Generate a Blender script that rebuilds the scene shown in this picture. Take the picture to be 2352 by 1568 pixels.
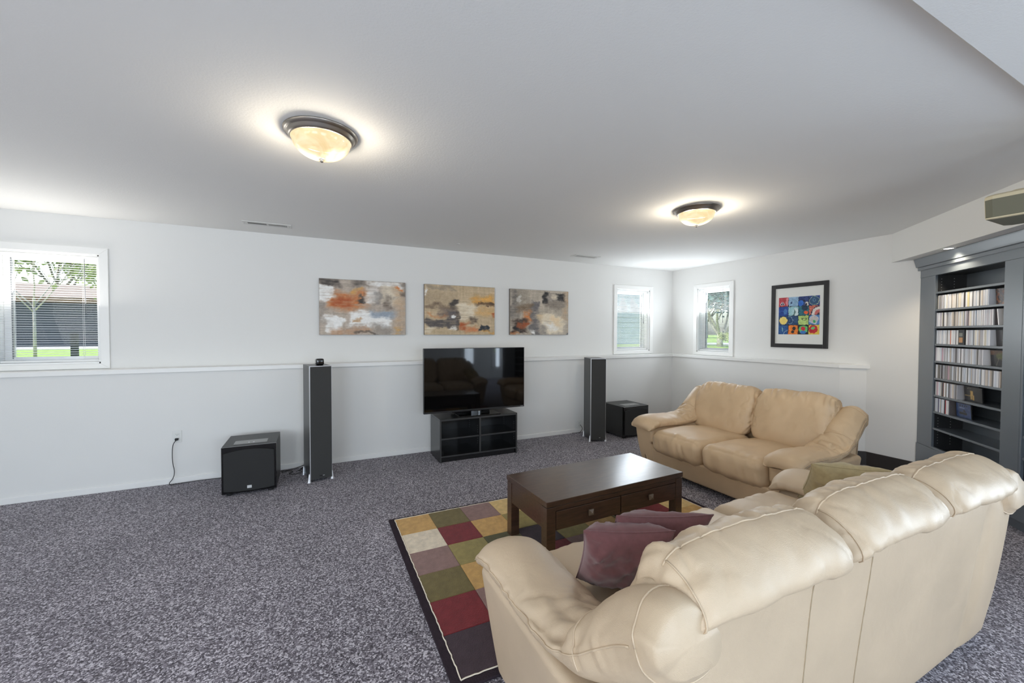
import bpy, bmesh, math, random
import numpy as np
from mathutils import Vector, Matrix

# ------------------------------------------------------------------ clear
for o in list(bpy.data.objects):
    bpy.data.objects.remove(o, do_unlink=True)
S = bpy.context.scene
COL = S.collection
random.seed(7)
PI = math.pi

# ------------------------------------------------------------------ camera
cam_d = bpy.data.cameras.new('camera')
cam_d.sensor_width = 36.0
cam_d.lens = 930.09 / 2352 * 36.0
cam_d.clip_start = 0.05
cam_d.clip_end = 300
cam = bpy.data.objects.new('camera', cam_d)
COL.objects.link(cam)
YAW, PITCH, ROLL = 0.450344, -0.0226564, 0.0028213
CAM = Vector((-5.17689, -4.75647, 1.42047))
_f = Vector((math.sin(YAW) * math.cos(PITCH), math.cos(YAW) * math.cos(PITCH), math.sin(PITCH)))
_r = Vector((math.cos(YAW), -math.sin(YAW), 0))
_u = _r.cross(_f)
_r2 = _r * math.cos(ROLL) + _u * math.sin(ROLL)
_u2 = -_r * math.sin(ROLL) + _u * math.cos(ROLL)
cam.matrix_world = Matrix(((_r2.x, _u2.x, -_f.x, CAM.x), (_r2.y, _u2.y, -_f.y, CAM.y),
                           (_r2.z, _u2.z, -_f.z, CAM.z), (0, 0, 0, 1)))
S.camera = cam

# ------------------------------------------------------------------ colour management, sky, sun, daylight
S.view_settings.view_transform = 'Standard'
S.view_settings.look = 'None'
S.view_settings.gamma = 1.0
S.view_settings.use_curve_mapping = False
S.view_settings.exposure = 0.0

W = bpy.data.worlds.new('world')
S.world = W
W.use_nodes = True
wn = W.node_tree
wn.nodes.clear()
sky = wn.nodes.new('ShaderNodeTexSky')
sky.sky_type = 'NISHITA'
sky.sun_disc = False
sky.sun_elevation = math.radians(48)
sky.sun_rotation = math.radians(-80)
sky.dust_density = 2.5
sky.air_density = 1.0
bg = wn.nodes.new('ShaderNodeBackground')
bg.inputs['Strength'].default_value = 0.40
wo = wn.nodes.new('ShaderNodeOutputWorld')
wn.links.new(sky.outputs[0], bg.inputs['Color'])
wn.links.new(bg.outputs[0], wo.inputs['Surface'])

sun_d = bpy.data.lights.new('sun', 'SUN')
sun_d.energy = 3.4
sun_d.angle = math.radians(1.5)
sun_d.color = (1.0, 0.95, 0.87)
sun = bpy.data.objects.new('sun', sun_d)
COL.objects.link(sun)
sun.rotation_euler = (0, math.radians(-44), math.radians(8))     # from the -x side


def daylight(name, loc, w, h, power, rot, color=(0.93, 0.97, 1.0)):
    """area light as daylight through a window opening"""
    d = bpy.data.lights.new(name, 'AREA')
    d.shape = 'RECTANGLE'
    d.size = w
    d.size_y = h
    d.energy = power
    d.color = color
    o = bpy.data.objects.new(name, d)
    COL.objects.link(o)
    o.location = loc
    o.rotation_euler = rot
    return o


# windows behind the photographer: two wide ones added for light, narrow ones real (see wall_front openings)
FRONT_Y = -7.6
BACK_WINDOWS = [(-8.7, -6.6, 0.5, 2.05), (-5.4, -3.6, 0.3, 2.05), (-1.46, -1.09, 0.43, 2.05), (-0.46, -0.24, 0.31, 2.05)]
ADDED_LEFT_WINDOWS = [(-3.9, -2.2, 1.13, 2.10), (-6.4, -4.2, 1.13, 2.10)]      # unseen windows added for light in wall_left, y ranges
ADDED_RIGHT_WINDOWS = [(-7.1, -5.2, 0.12, 2.05)]                             # unseen opening added for light in wall_right_2
for i, (x0, x1, z0, z1) in enumerate(BACK_WINDOWS):
    daylight('daylight', ((x0 + x1) / 2, FRONT_Y + 0.02, (z0 + z1) / 2), x1 - x0 - .1, z1 - z0 - .1,
             (95, 80, 12, 8)[i], (math.radians((112, 112, 90, 90)[i]), 0, 0), (0.72, 0.85, 1.0))
for i, (y0, y1, z0, z1) in enumerate(ADDED_LEFT_WINDOWS):
    daylight('daylight', (-9.2 + 0.02, (y0 + y1) / 2, (z0 + z1) / 2), z1 - z0 - .1, y1 - y0 - .1,
             (9, 42)[i], (0, math.radians(-104), 0), (1.0, 0.99, 0.96))
for i, (y0, y1, z0, z1) in enumerate(ADDED_RIGHT_WINDOWS):
    daylight('daylight', (0.75 - 0.02, (y0 + y1) / 2, (z0 + z1) / 2), z1 - z0 - .1, y1 - y0 - .1,
             110, (0, math.radians(108), 0), (0.72, 0.85, 1.0))
# daylight that the blinds of the three visible windows let in, thrown up towards the ceiling
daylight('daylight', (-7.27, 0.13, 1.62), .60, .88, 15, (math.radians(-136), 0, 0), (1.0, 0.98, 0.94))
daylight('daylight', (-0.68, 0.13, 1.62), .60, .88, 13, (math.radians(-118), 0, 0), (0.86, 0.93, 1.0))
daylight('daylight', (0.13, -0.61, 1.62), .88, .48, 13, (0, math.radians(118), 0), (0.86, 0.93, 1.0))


# ------------------------------------------------------------------ materials
def lin(c):
    c = c / 255.0
    return c / 12.92 if c <= 0.04045 else ((c + 0.055) / 1.055) ** 2.4


def rgb(r, g, b):
    return (lin(r), lin(g), lin(b), 1.0)


def mat(name, color, rough=0.5, metal=0.0, spec=0.5, coat=0.0, coat_rough=0.1, sheen=0.0,
        noise_scale=0, noise_amt=0.0, bump=0.0, bump_scale=200, stretch=None, coat_tint=None):
    m = bpy.data.materials.new(name)
    m.use_nodes = True
    nt = m.node_tree
    b = nt.nodes['Principled BSDF']
    b.inputs['Base Color'].default_value = color
    b.inputs['Roughness'].default_value = rough
    b.inputs['Metallic'].default_value = metal
    b.inputs['Specular IOR Level'].default_value = spec
    b.inputs['Coat Weight'].default_value = coat
    b.inputs['Coat Roughness'].default_value = coat_rough
    b.inputs['Sheen Weight'].default_value = sheen
    vec = None
    if noise_amt or bump:
        tc = nt.nodes.new('ShaderNodeTexCoord')
        vec = tc.outputs['Object']
        if stretch:
            mp = nt.nodes.new('ShaderNodeMapping')
            mp.inputs['Scale'].default_value = stretch
            nt.links.new(vec, mp.inputs['Vector'])
            vec = mp.outputs['Vector']
    if noise_amt:
        n = nt.nodes.new('ShaderNodeTexNoise')
        n.inputs['Scale'].default_value = noise_scale
        n.inputs['Detail'].default_value = 5
        nt.links.new(vec, n.inputs['Vector'])
        r = nt.nodes.new('ShaderNodeValToRGB')
        c = color
        r.color_ramp.elements[0].position = 0.3
        r.color_ramp.elements[1].position = 0.7
        r.color_ramp.elements[0].color = tuple(max(0, v * (1 - noise_amt)) for v in c[:3]) + (1,)
        r.color_ramp.elements[1].color = tuple(min(1, v * (1 + noise_amt)) for v in c[:3]) + (1,)
        nt.links.new(n.outputs['Fac'], r.inputs['Fac'])
        nt.links.new(r.outputs['Color'], b.inputs['Base Color'])
    if bump:
        n2 = nt.nodes.new('ShaderNodeTexNoise')
        n2.inputs['Scale'].default_value = bump_scale
        n2.inputs['Detail'].default_value = 3
        nt.links.new(vec, n2.inputs['Vector'])
        bp = nt.nodes.new('ShaderNodeBump')
        bp.inputs['Strength'].default_value = bump
        bp.inputs['Distance'].default_value = 0.004
        nt.links.new(n2.outputs['Fac'], bp.inputs['Height'])
        nt.links.new(bp.outputs['Normal'], b.inputs['Normal'])
    return m


def emit(name, color, strength):
    m = bpy.data.materials.new(name)
    m.use_nodes = True
    b = m.node_tree.nodes['Principled BSDF']
    b.inputs['Base Color'].default_value = color
    b.inputs['Emission Color'].default_value = color
    b.inputs['Emission Strength'].default_value = strength
    return m


M = {}
M['wall'] = mat('wall_paint', rgb(228, 227, 224), 0.75, spec=0.25, bump=0.10, bump_scale=260)
M['ceiling'] = mat('ceiling_paint', rgb(232, 231, 228), 0.85, spec=0.2, bump=0.22, bump_scale=110)
M['trim'] = mat('white_trim', rgb(236, 235, 232), 0.35, spec=0.5)
M['vinyl'] = mat('white_vinyl', rgb(238, 238, 236), 0.4)
M['slat'] = mat('white_slat', rgb(240, 240, 238), 0.4)
M['cord'] = mat('blind_cord', rgb(225, 225, 222), 0.7)
M['wand'] = mat('clear_wand', rgb(120, 122, 125), 0.2)
M['black_plastic'] = mat('black_plastic', rgb(22, 22, 23), 0.35)
M['gloss_black'] = mat('gloss_black', rgb(10, 10, 11), 0.08, coat=0.5)
M['screen'] = mat('tv_screen', rgb(9, 9, 10), 0.045, spec=0.5)
M['bezel'] = mat('tv_bezel', rgb(40, 40, 41), 0.3)
M['black_wood'] = mat('black_wood', rgb(30, 30, 31), 0.32, noise_scale=6, noise_amt=0.25, stretch=(1, 1, 12), spec=0.6)
M['cabinet'] = mat('black_cabinet', rgb(26, 26, 27), 0.22, spec=0.6)
M['cabinet_edge_sheen'] = mat('cabinet_edge_sheen', rgb(62, 62, 62), 0.3)  # lighter tone paints the glossy reflection on the front edges
M['grille'] = mat('speaker_grille', rgb(58, 58, 57), 0.85, bump=0.5, bump_scale=900)
M['grille_dark'] = mat('dark_grille', rgb(38, 38, 38), 0.8, bump=0.4, bump_scale=900)
M['sub_top'] = mat('sub_vinyl', rgb(52, 52, 51), 0.42, bump=0.2, bump_scale=500)
M['silver'] = mat('silver', rgb(205, 205, 208), 0.28, metal=0.6)
M['plate_grey'] = mat('plate_grey', rgb(150, 150, 149), 0.35, metal=0.3)
M['badge'] = mat('badge', rgb(205, 205, 205), 0.4)
M['chrome'] = mat('chrome', rgb(220, 220, 222), 0.08, metal=1.0)
M['nickel'] = mat('brushed_nickel', rgb(160, 152, 142), 0.3, metal=0.9)
M['case'] = mat('slate_lacquer', rgb(90, 98, 106), 0.32, spec=0.6, coat=0.9, coat_rough=0.3, bump=0.08, bump_scale=300)
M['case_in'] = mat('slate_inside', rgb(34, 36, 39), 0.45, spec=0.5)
M['dark_trim'] = mat('dark_trim', rgb(48, 44, 43), 0.45)
M['table'] = mat('espresso_wood', rgb(70, 50, 38), 0.3, noise_scale=5, noise_amt=0.3, stretch=(2, 14, 14), spec=0.5, coat=0.6, coat_rough=0.18)
M['table_dark'] = mat('espresso_shadow', rgb(20, 15, 13), 0.6)
M['knob'] = mat('wood_knob', rgb(108, 92, 76), 0.35, spec=0.6)
M['projector'] = mat('projector_shell', rgb(205, 192, 160), 0.5)
M['projector_side'] = mat('projector_side', rgb(108, 106, 88), 0.5)
M['rubber'] = mat('rubber', rgb(25, 25, 25), 0.6)
M['mauve'] = mat('mauve_cotton', rgb(112, 74, 75), 0.95, spec=0.1, sheen=0.35, noise_scale=60, noise_amt=0.1, bump=0.35, bump_scale=700)
M['khaki'] = mat('khaki_cotton', rgb(176, 160, 122), 0.95, spec=0.1, sheen=0.25, noise_scale=40, noise_amt=0.08, bump=0.35, bump_scale=600)
M['mount'] = mat('mat_board', rgb(224, 224, 219), 0.8)
M['frame'] = mat('black_frame', rgb(42, 41, 42), 0.4)
M['canvas_side'] = mat('canvas_side', rgb(120, 112, 104), 0.8)
M['vent'] = mat('vent_white', rgb(214, 213, 209), 0.5)
M['vent_dark'] = mat('vent_dark', rgb(60, 60, 58), 0.8)
M['outlet'] = mat('outlet_white', rgb(222, 222, 218), 0.4)
M['slot'] = mat('slot_dark', rgb(50, 48, 46), 0.7)


def leather(name, color):
    m = mat(name, color, 0.46, spec=0.5, coat=0.22, coat_rough=0.34)
    nt = m.node_tree
    b = nt.nodes['Principled BSDF']
    tc = nt.nodes.new('ShaderNodeTexCoord')
    v = nt.nodes.new('ShaderNodeTexVoronoi')
    v.inputs['Scale'].default_value = 650
    n = nt.nodes.new('ShaderNodeTexNoise')
    n.inputs['Scale'].default_value = 14
    n.inputs['Detail'].default_value = 6
    n.inputs['Distortion'].default_value = 0.6
    mx = nt.nodes.new('ShaderNodeMath')
    mx.operation = 'MULTIPLY_ADD'
    mx.inputs[1].default_value = 7.0
    nt.links.new(tc.outputs['Object'], v.inputs['Vector'])
    nt.links.new(tc.outputs['Object'], n.inputs['Vector'])
    nt.links.new(n.outputs['Fac'], mx.inputs[0])
    nt.links.new(v.outputs['Distance'], mx.inputs[2])
    cr = nt.nodes.new('ShaderNodeTexNoise')
    cr.noise_type = 'RIDGED_MULTIFRACTAL'
    cr.inputs['Scale'].default_value = 5.5
    cr.inputs['Detail'].default_value = 2.5
    cr.inputs['Distortion'].default_value = 0.8
    nt.links.new(tc.outputs['Object'], cr.inputs['Vector'])
    cm = nt.nodes.new('ShaderNodeMapRange')
    cm.inputs[1].default_value = 0.55
    cm.inputs[2].default_value = 1.6
    cm.inputs[3].default_value = 0.0
    cm.inputs[4].default_value = -7.0
    nt.links.new(cr.outputs['Fac'], cm.inputs[0])
    ca_ = nt.nodes.new('ShaderNodeMath')
    nt.links.new(mx.outputs[0], ca_.inputs[0])
    nt.links.new(cm.outputs[0], ca_.inputs[1])
    bp = nt.nodes.new('ShaderNodeBump')
    bp.inputs['Strength'].default_value = 0.30
    bp.inputs['Distance'].default_value = 0.0015
    nt.links.new(ca_.outputs[0], bp.inputs['Height'])
    nt.links.new(bp.outputs['Normal'], b.inputs['Normal'])
    n2 = nt.nodes.new('ShaderNodeTexNoise')
    n2.inputs['Scale'].default_value = 4
    n2.inputs['Detail'].default_value = 4
    nt.links.new(tc.outputs['Object'], n2.inputs['Vector'])
    r = nt.nodes.new('ShaderNodeValToRGB')
    r.color_ramp.elements[0].position = 0.3
    r.color_ramp.elements[1].position = 0.7
    r.color_ramp.elements[0].color = tuple(c * 0.93 for c in color[:3]) + (1,)
    r.color_ramp.elements[1].color = tuple(c * 1.06 for c in color[:3]) + (1,)
    nt.links.new(n2.outputs['Fac'], r.inputs['Fac'])
    nt.links.new(r.outputs['Color'], b.inputs['Base Color'])
    return m


M['leather'] = leather('daylit_tan_leather', rgb(200, 178, 150))  # same tan leather, paled to hold the daylight sheen
M['leather_tan'] = leather('tan_leather', rgb(203, 175, 140))
M['seam'] = mat('seam_thread', rgb(168, 150, 124), 0.6)


def carpet_mat():
    m = bpy.data.materials.new('speckled_carpet')
    m.use_nodes = True
    nt = m.node_tree
    b = nt.nodes['Principled BSDF']
    b.inputs['Roughness'].default_value = 0.95
    b.inputs['Specular IOR Level'].default_value = 0.1
    b.inputs['Sheen Weight'].default_value = 0.15
    tc = nt.nodes.new('ShaderNodeTexCoord')
    v = nt.nodes.new('ShaderNodeTexVoronoi')
    v.inputs['Scale'].default_value = 150
    nt.links.new(tc.outputs['Object'], v.inputs['Vector'])
    sep = nt.nodes.new('ShaderNodeSeparateColor')
    nt.links.new(v.outputs['Color'], sep.inputs['Color'])
    n = nt.nodes.new('ShaderNodeTexNoise')
    n.inputs['Scale'].default_value = 260
    n.inputs['Detail'].default_value = 3
    nt.links.new(tc.outputs['Object'], n.inputs['Vector'])
    ad = nt.nodes.new('ShaderNodeMath')
    ad.operation = 'MULTIPLY_ADD'
    ad.inputs[1].default_value = 0.55
    nt.links.new(sep.outputs[0], ad.inputs[0])
    mm = nt.nodes.new('ShaderNodeMath')
    mm.operation = 'MULTIPLY'
    mm.inputs[1].default_value = 0.5
    nt.links.new(n.outputs['Fac'], mm.inputs[0])
    nt.links.new(mm.outputs[0], ad.inputs[2])
    r = nt.nodes.new('ShaderNodeValToRGB')
    e = r.color_ramp.elements
    e[0].position = 0.22
    e[0].color = rgb(48, 44, 50)
    e[1].position = 0.80
    e[1].color = rgb(212, 207, 214)
    x = e.new(0.42)
    x.color = rgb(101, 95, 103)
    x = e.new(0.60)
    x.color = rgb(136, 130, 138)
    nt.links.new(ad.outputs[0], r.inputs['Fac'])
    # broad traffic wear
    n3 = nt.nodes.new('ShaderNodeTexNoise')
    n3.inputs['Scale'].default_value = 1.3
    n3.inputs['Detail'].default_value = 2
    nt.links.new(tc.outputs['Object'], n3.inputs['Vector'])
    mp = nt.nodes.new('ShaderNodeMapRange')
    mp.inputs[1].default_value = 0.3
    mp.inputs[2].default_value = 0.7
    mp.inputs[3].default_value = 0.9
    mp.inputs[4].default_value = 1.1
    nt.links.new(n3.outputs['Fac'], mp.inputs[0])
    ml = nt.nodes.new('ShaderNodeVectorMath')
    ml.operation = 'SCALE'
    nt.links.new(r.outputs['Color'], ml.inputs[0])
    nt.links.new(mp.outputs[0], ml.inputs['Scale'])
    nt.links.new(ml.outputs[0], b.inputs['Base Color'])
    bp = nt.nodes.new('ShaderNodeBump')
    bp.inputs['Strength'].default_value = 0.9
    bp.inputs['Distance'].default_value = 0.006
    nt.links.new(ad.outputs[0], bp.inputs['Height'])
    nt.links.new(bp.outputs['Normal'], b.inputs['Normal'])
    return m


M['carpet'] = carpet_mat()


def glass_mat():
    m = bpy.data.materials.new('window_glass')
    m.use_nodes = True
    nt = m.node_tree
    nt.nodes.clear()
    t = nt.nodes.new('ShaderNodeBsdfTransparent')
    t.inputs['Color'].default_value = (0.95, 0.97, 0.97, 1)
    g = nt.nodes.new('ShaderNodeBsdfGlossy')
    g.inputs['Roughness'].default_value = 0.02
    mx = nt.nodes.new('ShaderNodeMixShader')
    mx.inputs[0].default_value = 0.005
    o = nt.nodes.new('ShaderNodeOutputMaterial')
    nt.links.new(t.outputs[0], mx.inputs[1])
    nt.links.new(g.outputs[0], mx.inputs[2])
    nt.links.new(mx.outputs[0], o.inputs['Surface'])
    return m


M['glass'] = glass_mat()


def alabaster_mat():
    """lit alabaster glass: glows cream, lets part of the bulbs' light straight through"""
    m = bpy.data.materials.new('lit_alabaster_glass')
    m.use_nodes = True
    nt = m.node_tree
    nt.nodes.clear()
    tc = nt.nodes.new('ShaderNodeTexCoord')
    n = nt.nodes.new('ShaderNodeTexNoise')
    n.inputs['Scale'].default_value = 9
    n.inputs['Detail'].default_value = 3
    n.inputs['Distortion'].default_value = 1.2
    nt.links.new(tc.outputs['Object'], n.inputs['Vector'])
    r = nt.nodes.new('ShaderNodeValToRGB')
    r.color_ramp.elements[0].position = 0.35
    r.color_ramp.elements[0].color = (0.86, 0.66, 0.36, 1)
    r.color_ramp.elements[1].position = 0.6
    r.color_ramp.elements[1].color = (1.0, 0.86, 0.60, 1)
    nt.links.new(n.outputs['Fac'], r.inputs['Fac'])
    e = nt.nodes.new('ShaderNodeEmission')
    tot = None
    for sx in (-1, 1):                      # the glass is brightest next to each bulb
        vm = nt.nodes.new('ShaderNodeVectorMath')
        vm.operation = 'DISTANCE'
        vm.inputs[1].default_value = (sx * .062, 0, -.106)
        nt.links.new(tc.outputs['Object'], vm.inputs[0])
        mr = nt.nodes.new('ShaderNodeMapRange')
        mr.interpolation_type = 'SMOOTHERSTEP'
        mr.inputs[1].default_value = .085
        mr.inputs[2].default_value = .02
        mr.inputs[3].default_value = 0.0
        mr.inputs[4].default_value = 2.2
        nt.links.new(vm.outputs['Value'], mr.inputs[0])
        if tot is None:
            tot = mr.outputs[0]
        else:
            ad = nt.nodes.new('ShaderNodeMath')
            nt.links.new(tot, ad.inputs[0])
            nt.links.new(mr.outputs[0], ad.inputs[1])
            tot = ad.outputs[0]
    ad = nt.nodes.new('ShaderNodeMath')
    ad.inputs[1].default_value = 1.15
    nt.links.new(tot, ad.inputs[0])
    nt.links.new(ad.outputs[0], e.inputs['Strength'])
    nt.links.new(r.outputs['Color'], e.inputs['Color'])
    g = nt.nodes.new('ShaderNodeBsdfGlossy')
    g.inputs['Roughness'].default_value = 0.15
    g.inputs['Color'].default_value = (.8, .8, .8, 1)
    m1 = nt.nodes.new('ShaderNodeMixShader')
    m1.inputs[0].default_value = 0.06
    nt.links.new(e.outputs[0], m1.inputs[1])
    nt.links.new(g.outputs[0], m1.inputs[2])
    t = nt.nodes.new('ShaderNodeBsdfTransparent')
    t.inputs['Color'].default_value = (1.0, 0.93, 0.80, 1)
    m2 = nt.nodes.new('ShaderNodeMixShader')
    m2.inputs[0].default_value = 0.30
    nt.links.new(m1.outputs[0], m2.inputs[1])
    nt.links.new(t.outputs[0], m2.inputs[2])
    o = nt.nodes.new('ShaderNodeOutputMaterial')
    nt.links.new(m2.outputs[0], o.inputs['Surface'])
    return m


M['alabaster'] = alabaster_mat()


def print_mat(name, rough=0.6, coat=0.0):
    m = bpy.data.materials.new(name)
    m.use_nodes = True
    nt = m.node_tree
    b = nt.nodes['Principled BSDF']
    b.inputs['Roughness'].default_value = rough
    b.inputs['Coat Weight'].default_value = coat
    a = nt.nodes.new('ShaderNodeVertexColor')
    a.layer_name = 'paint'
    nt.links.new(a.outputs['Color'], b.inputs['Base Color'])
    return m


M['paint'] = print_mat('painted_canvas', 0.7)
M['print'] = print_mat('printed_cover', 0.25, 0.3)


# ------------------------------------------------------------------ noise
def _hash(i, j, k, seed):
    h = (i * 374761393 + j * 668265263 + k * 2147483647 + seed * 1274126177) & 0xFFFFFFFF
    h = ((h ^ (h >> 13)) * 1274126177) & 0xFFFFFFFF
    h = h ^ (h >> 16)
    return (h & 0xFFFF) / 32767.5 - 1.0


def vn(P, seed=0):
    """value noise in [-1, 1], P is (N, 3)"""
    P = np.asarray(P, float)
    I = np.floor(P).astype(np.int64)
    F = P - I
    F = F * F * F * (F * (F * 6 - 15) + 10)
    out = np.zeros(len(P))
    for a in (0, 1):
        wa = F[:, 0] if a else 1 - F[:, 0]
        for b in (0, 1):
            wb = F[:, 1] if b else 1 - F[:, 1]
            for c in (0, 1):
                wc = F[:, 2] if c else 1 - F[:, 2]
                out += wa * wb * wc * _hash(I[:, 0] + a, I[:, 1] + b, I[:, 2] + c, seed)
    return out


def n3(x, y, z=0.0, seed=0):
    x = np.asarray(x, float)
    return vn(np.stack([x, np.broadcast_to(y, x.shape), np.broadcast_to(z, x.shape)], 1), seed)


# ------------------------------------------------------------------ object helpers
def tag(o, label=None, cat=None, group=None, kind=None):
    if label:
        o['label'] = label
    if cat:
        o['category'] = cat
    if group:
        o['group'] = group
    if kind:
        o['kind'] = kind
    return o


def thing(name, label, cat, loc=(0, 0, 0), rz=0.0, group=None):
    o = bpy.data.objects.new(name, None)
    COL.objects.link(o)
    o.empty_display_size = 0.1
    o.location = loc
    o.rotation_euler = (0, 0, rz)
    return tag(o, label, cat, group)


def mobj(name, V, F, m, parent=None, smooth=False):
    me = bpy.data.meshes.new(name)
    me.from_pydata([tuple(v) for v in V], [], [tuple(f) for f in F])
    if isinstance(m, (list, tuple)):
        for x in m:
            me.materials.append(x)
    elif m is not None:
        me.materials.append(m)
    if smooth:
        me.polygons.foreach_set('use_smooth', [True] * len(me.polygons))
    me.update()
    o = bpy.data.objects.new(name, me)
    COL.objects.link(o)
    if parent is not None:
        o.parent = parent
    return o


def inst(src, parent=None, loc=None, rot=None, name=None):
    o = src.copy()
    COL.objects.link(o)
    if parent is not None:
        o.parent = parent
    if loc is not None:
        o.location = loc
    if rot is not None:
        o.rotation_euler = rot
    return o


class MB:
    def __init__(self):
        self.V, self.F, self.mi = [], [], []

    def add(self, V, F, mi=0):
        n = len(self.V)
        self.V += [tuple(v) for v in V]
        self.F += [tuple(i + n for i in f) for f in F]
        self.mi += [mi] * len(F)
        return self

    def box(self, x0, x1, y0, y1, z0, z1, mi=0, M4=None):
        V = [(x, y, z) for z in (z0, z1) for y in (y0, y1) for x in (x0, x1)]
        F = [(0, 2, 3, 1), (4, 5, 7, 6), (0, 1, 5, 4), (2, 6, 7, 3), (0, 4, 6, 2), (1, 3, 7, 5)]
        if M4 is not None:
            V = [M4 @ Vector(v) for v in V]
        return self.add(V, F, mi)

    def prism(self, poly, z0, z1, mi=0):
        """polygon (ccw, xy) extruded in z"""
        n = len(poly)
        V = [(x, y, z0) for x, y in poly] + [(x, y, z1) for x, y in poly]
        F = [tuple(range(n - 1, -1, -1)), tuple(range(n, 2 * n))]
        F += [(i, (i + 1) % n, n + (i + 1) % n, n + i) for i in range(n)]
        return self.add(V, F, mi)

    def lathe(self, prof, seg=32, c=(0, 0, 0), mi=0, closed=False):
        """profile of (r, z) about z"""
        V, F = [], []
        n = len(prof)
        for r, z in prof:
            for k in range(seg):
                a = 2 * PI * k / seg
                V.append((c[0] + r * math.cos(a), c[1] + r * math.sin(a), c[2] + z))
        for i in range(n - 1):
            for k in range(seg):
                k2 = (k + 1) % seg
                F.append((i * seg + k, i * seg + k2, (i + 1) * seg + k2, (i + 1) * seg + k))
        if prof[0][0] > 1e-6:
            F.append(tuple(range(seg - 1, -1, -1)))
        if prof[-1][0] > 1e-6:
            F.append(tuple((n - 1) * seg + k for k in range(seg)))
        return self.add(V, F, mi)

    def tube(self, pts, r, seg=6, mi=0, cap=True):
        pts = [Vector(p) for p in pts]
        n = len(pts)
        rr = r if isinstance(r, (list, tuple)) else [r] * n
        V, F = [], []
        up = Vector((0, 0, 1))
        prev = None
        for i, p in enumerate(pts):
            t = (pts[min(i + 1, n - 1)] - pts[max(i - 1, 0)])
            if t.length < 1e-9:
                t = Vector((0, 0, 1))
            t.normalize()
            if prev is None:
                a = up if abs(t.dot(up)) < 0.9 else Vector((1, 0, 0))
                nx = t.cross(a).normalized()
            else:
                nx = (prev - t * prev.dot(t))
                nx = nx.normalized() if nx.length > 1e-6 else t.orthogonal().normalized()
            prev = nx
            ny = t.cross(nx)
            for k in range(seg):
                an = 2 * PI * k / seg
                V.append(p + (nx * math.cos(an) + ny * math.sin(an)) * rr[i])
        for i in range(n - 1):
            for k in range(seg):
                k2 = (k + 1) % seg
                F.append((i * seg + k, i * seg + k2, (i + 1) * seg + k2, (i + 1) * seg + k))
        if cap:
            F.append(tuple(range(seg - 1, -1, -1)))
            F.append(tuple((n - 1) * seg + k for k in range(seg)))
        return self.add(V, F, mi)

    def build(self, name, m, parent=None, bevel=0.0, seg=2, smooth=False):
        me = bpy.data.meshes.new(name)
        me.from_pydata(self.V, [], self.F)
        ms = m if isinstance(m, (list, tuple)) else [m]
        for x in ms:
            me.materials.append(x)
        me.polygons.foreach_set('material_index', self.mi)
        bm = bmesh.new()
        bm.from_mesh(me)
        bmesh.ops.recalc_face_normals(bm, faces=bm.faces)
        if bevel > 0:
            ed = [e for e in bm.edges if len(e.link_faces) == 2 and e.calc_face_angle(0) > 0.5]
            bmesh.ops.bevel(bm, geom=ed, offset=bevel, segments=seg, profile=0.5, affect='EDGES', clamp_overlap=True)
        bm.to_mesh(me)
        bm.free()
        if smooth or bevel > 0:
            me.polygons.foreach_set('use_smooth', [True] * len(me.polygons))
            if bevel > 0 and not smooth:
                me.polygons.foreach_set('use_smooth', [False] * len(me.polygons))
        me.update()
        o = bpy.data.objects.new(name, me)
        COL.objects.link(o)
        if parent is not None:
            o.parent = parent
        return o


def box(name, x0, x1, y0, y1, z0, z1, m, parent=None, bevel=0.0, seg=2):
    return MB().box(x0, x1, y0, y1, z0, z1).build(name, m, parent, bevel, seg)


def struct(o):
    o['kind'] = 'structure'
    return o


def catmull(pts, n, closed=False):
    P = np.asarray(pts, float)
    m = len(P)
    out = []
    segs = m if closed else m - 1
    for i in range(segs):
        if closed:
            p0, p1, p2, p3 = P[(i - 1) % m], P[i], P[(i + 1) % m], P[(i + 2) % m]
        else:
            p0, p1, p2, p3 = P[max(i - 1, 0)], P[i], P[i + 1], P[min(i + 2, m - 1)]
        for t in np.linspace(0, 1, n, endpoint=False):
            out.append(0.5 * ((2 * p1) + (-p0 + p2) * t + (2 * p0 - 5 * p1 + 4 * p2 - p3) * t * t
                              + (-p0 + 3 * p1 - 3 * p2 + p3) * t ** 3))
    if not closed:
        out.append(P[-1])
    return np.array(out)


def resample(P, n, closed=False):
    Q = np.vstack([P, P[:1]]) if closed else P
    d = np.concatenate([[0], np.cumsum(np.linalg.norm(np.diff(Q, axis=0), axis=1))])
    t = np.linspace(0, d[-1], n, endpoint=not closed)
    return np.stack([np.interp(t, d, Q[:, k]) for k in range(Q.shape[1])], 1)


def normals(V, F):
    N = np.zeros_like(V)
    q = np.array([f for f in F if len(f) == 4])
    if len(q):
        nn = np.cross(V[q[:, 2]] - V[q[:, 0]], V[q[:, 3]] - V[q[:, 1]])
        for k in range(4):
            np.add.at(N, q[:, k], nn)
    l = np.linalg.norm(N, axis=1, keepdims=True)
    l[l < 1e-12] = 1
    return N / l


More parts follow.
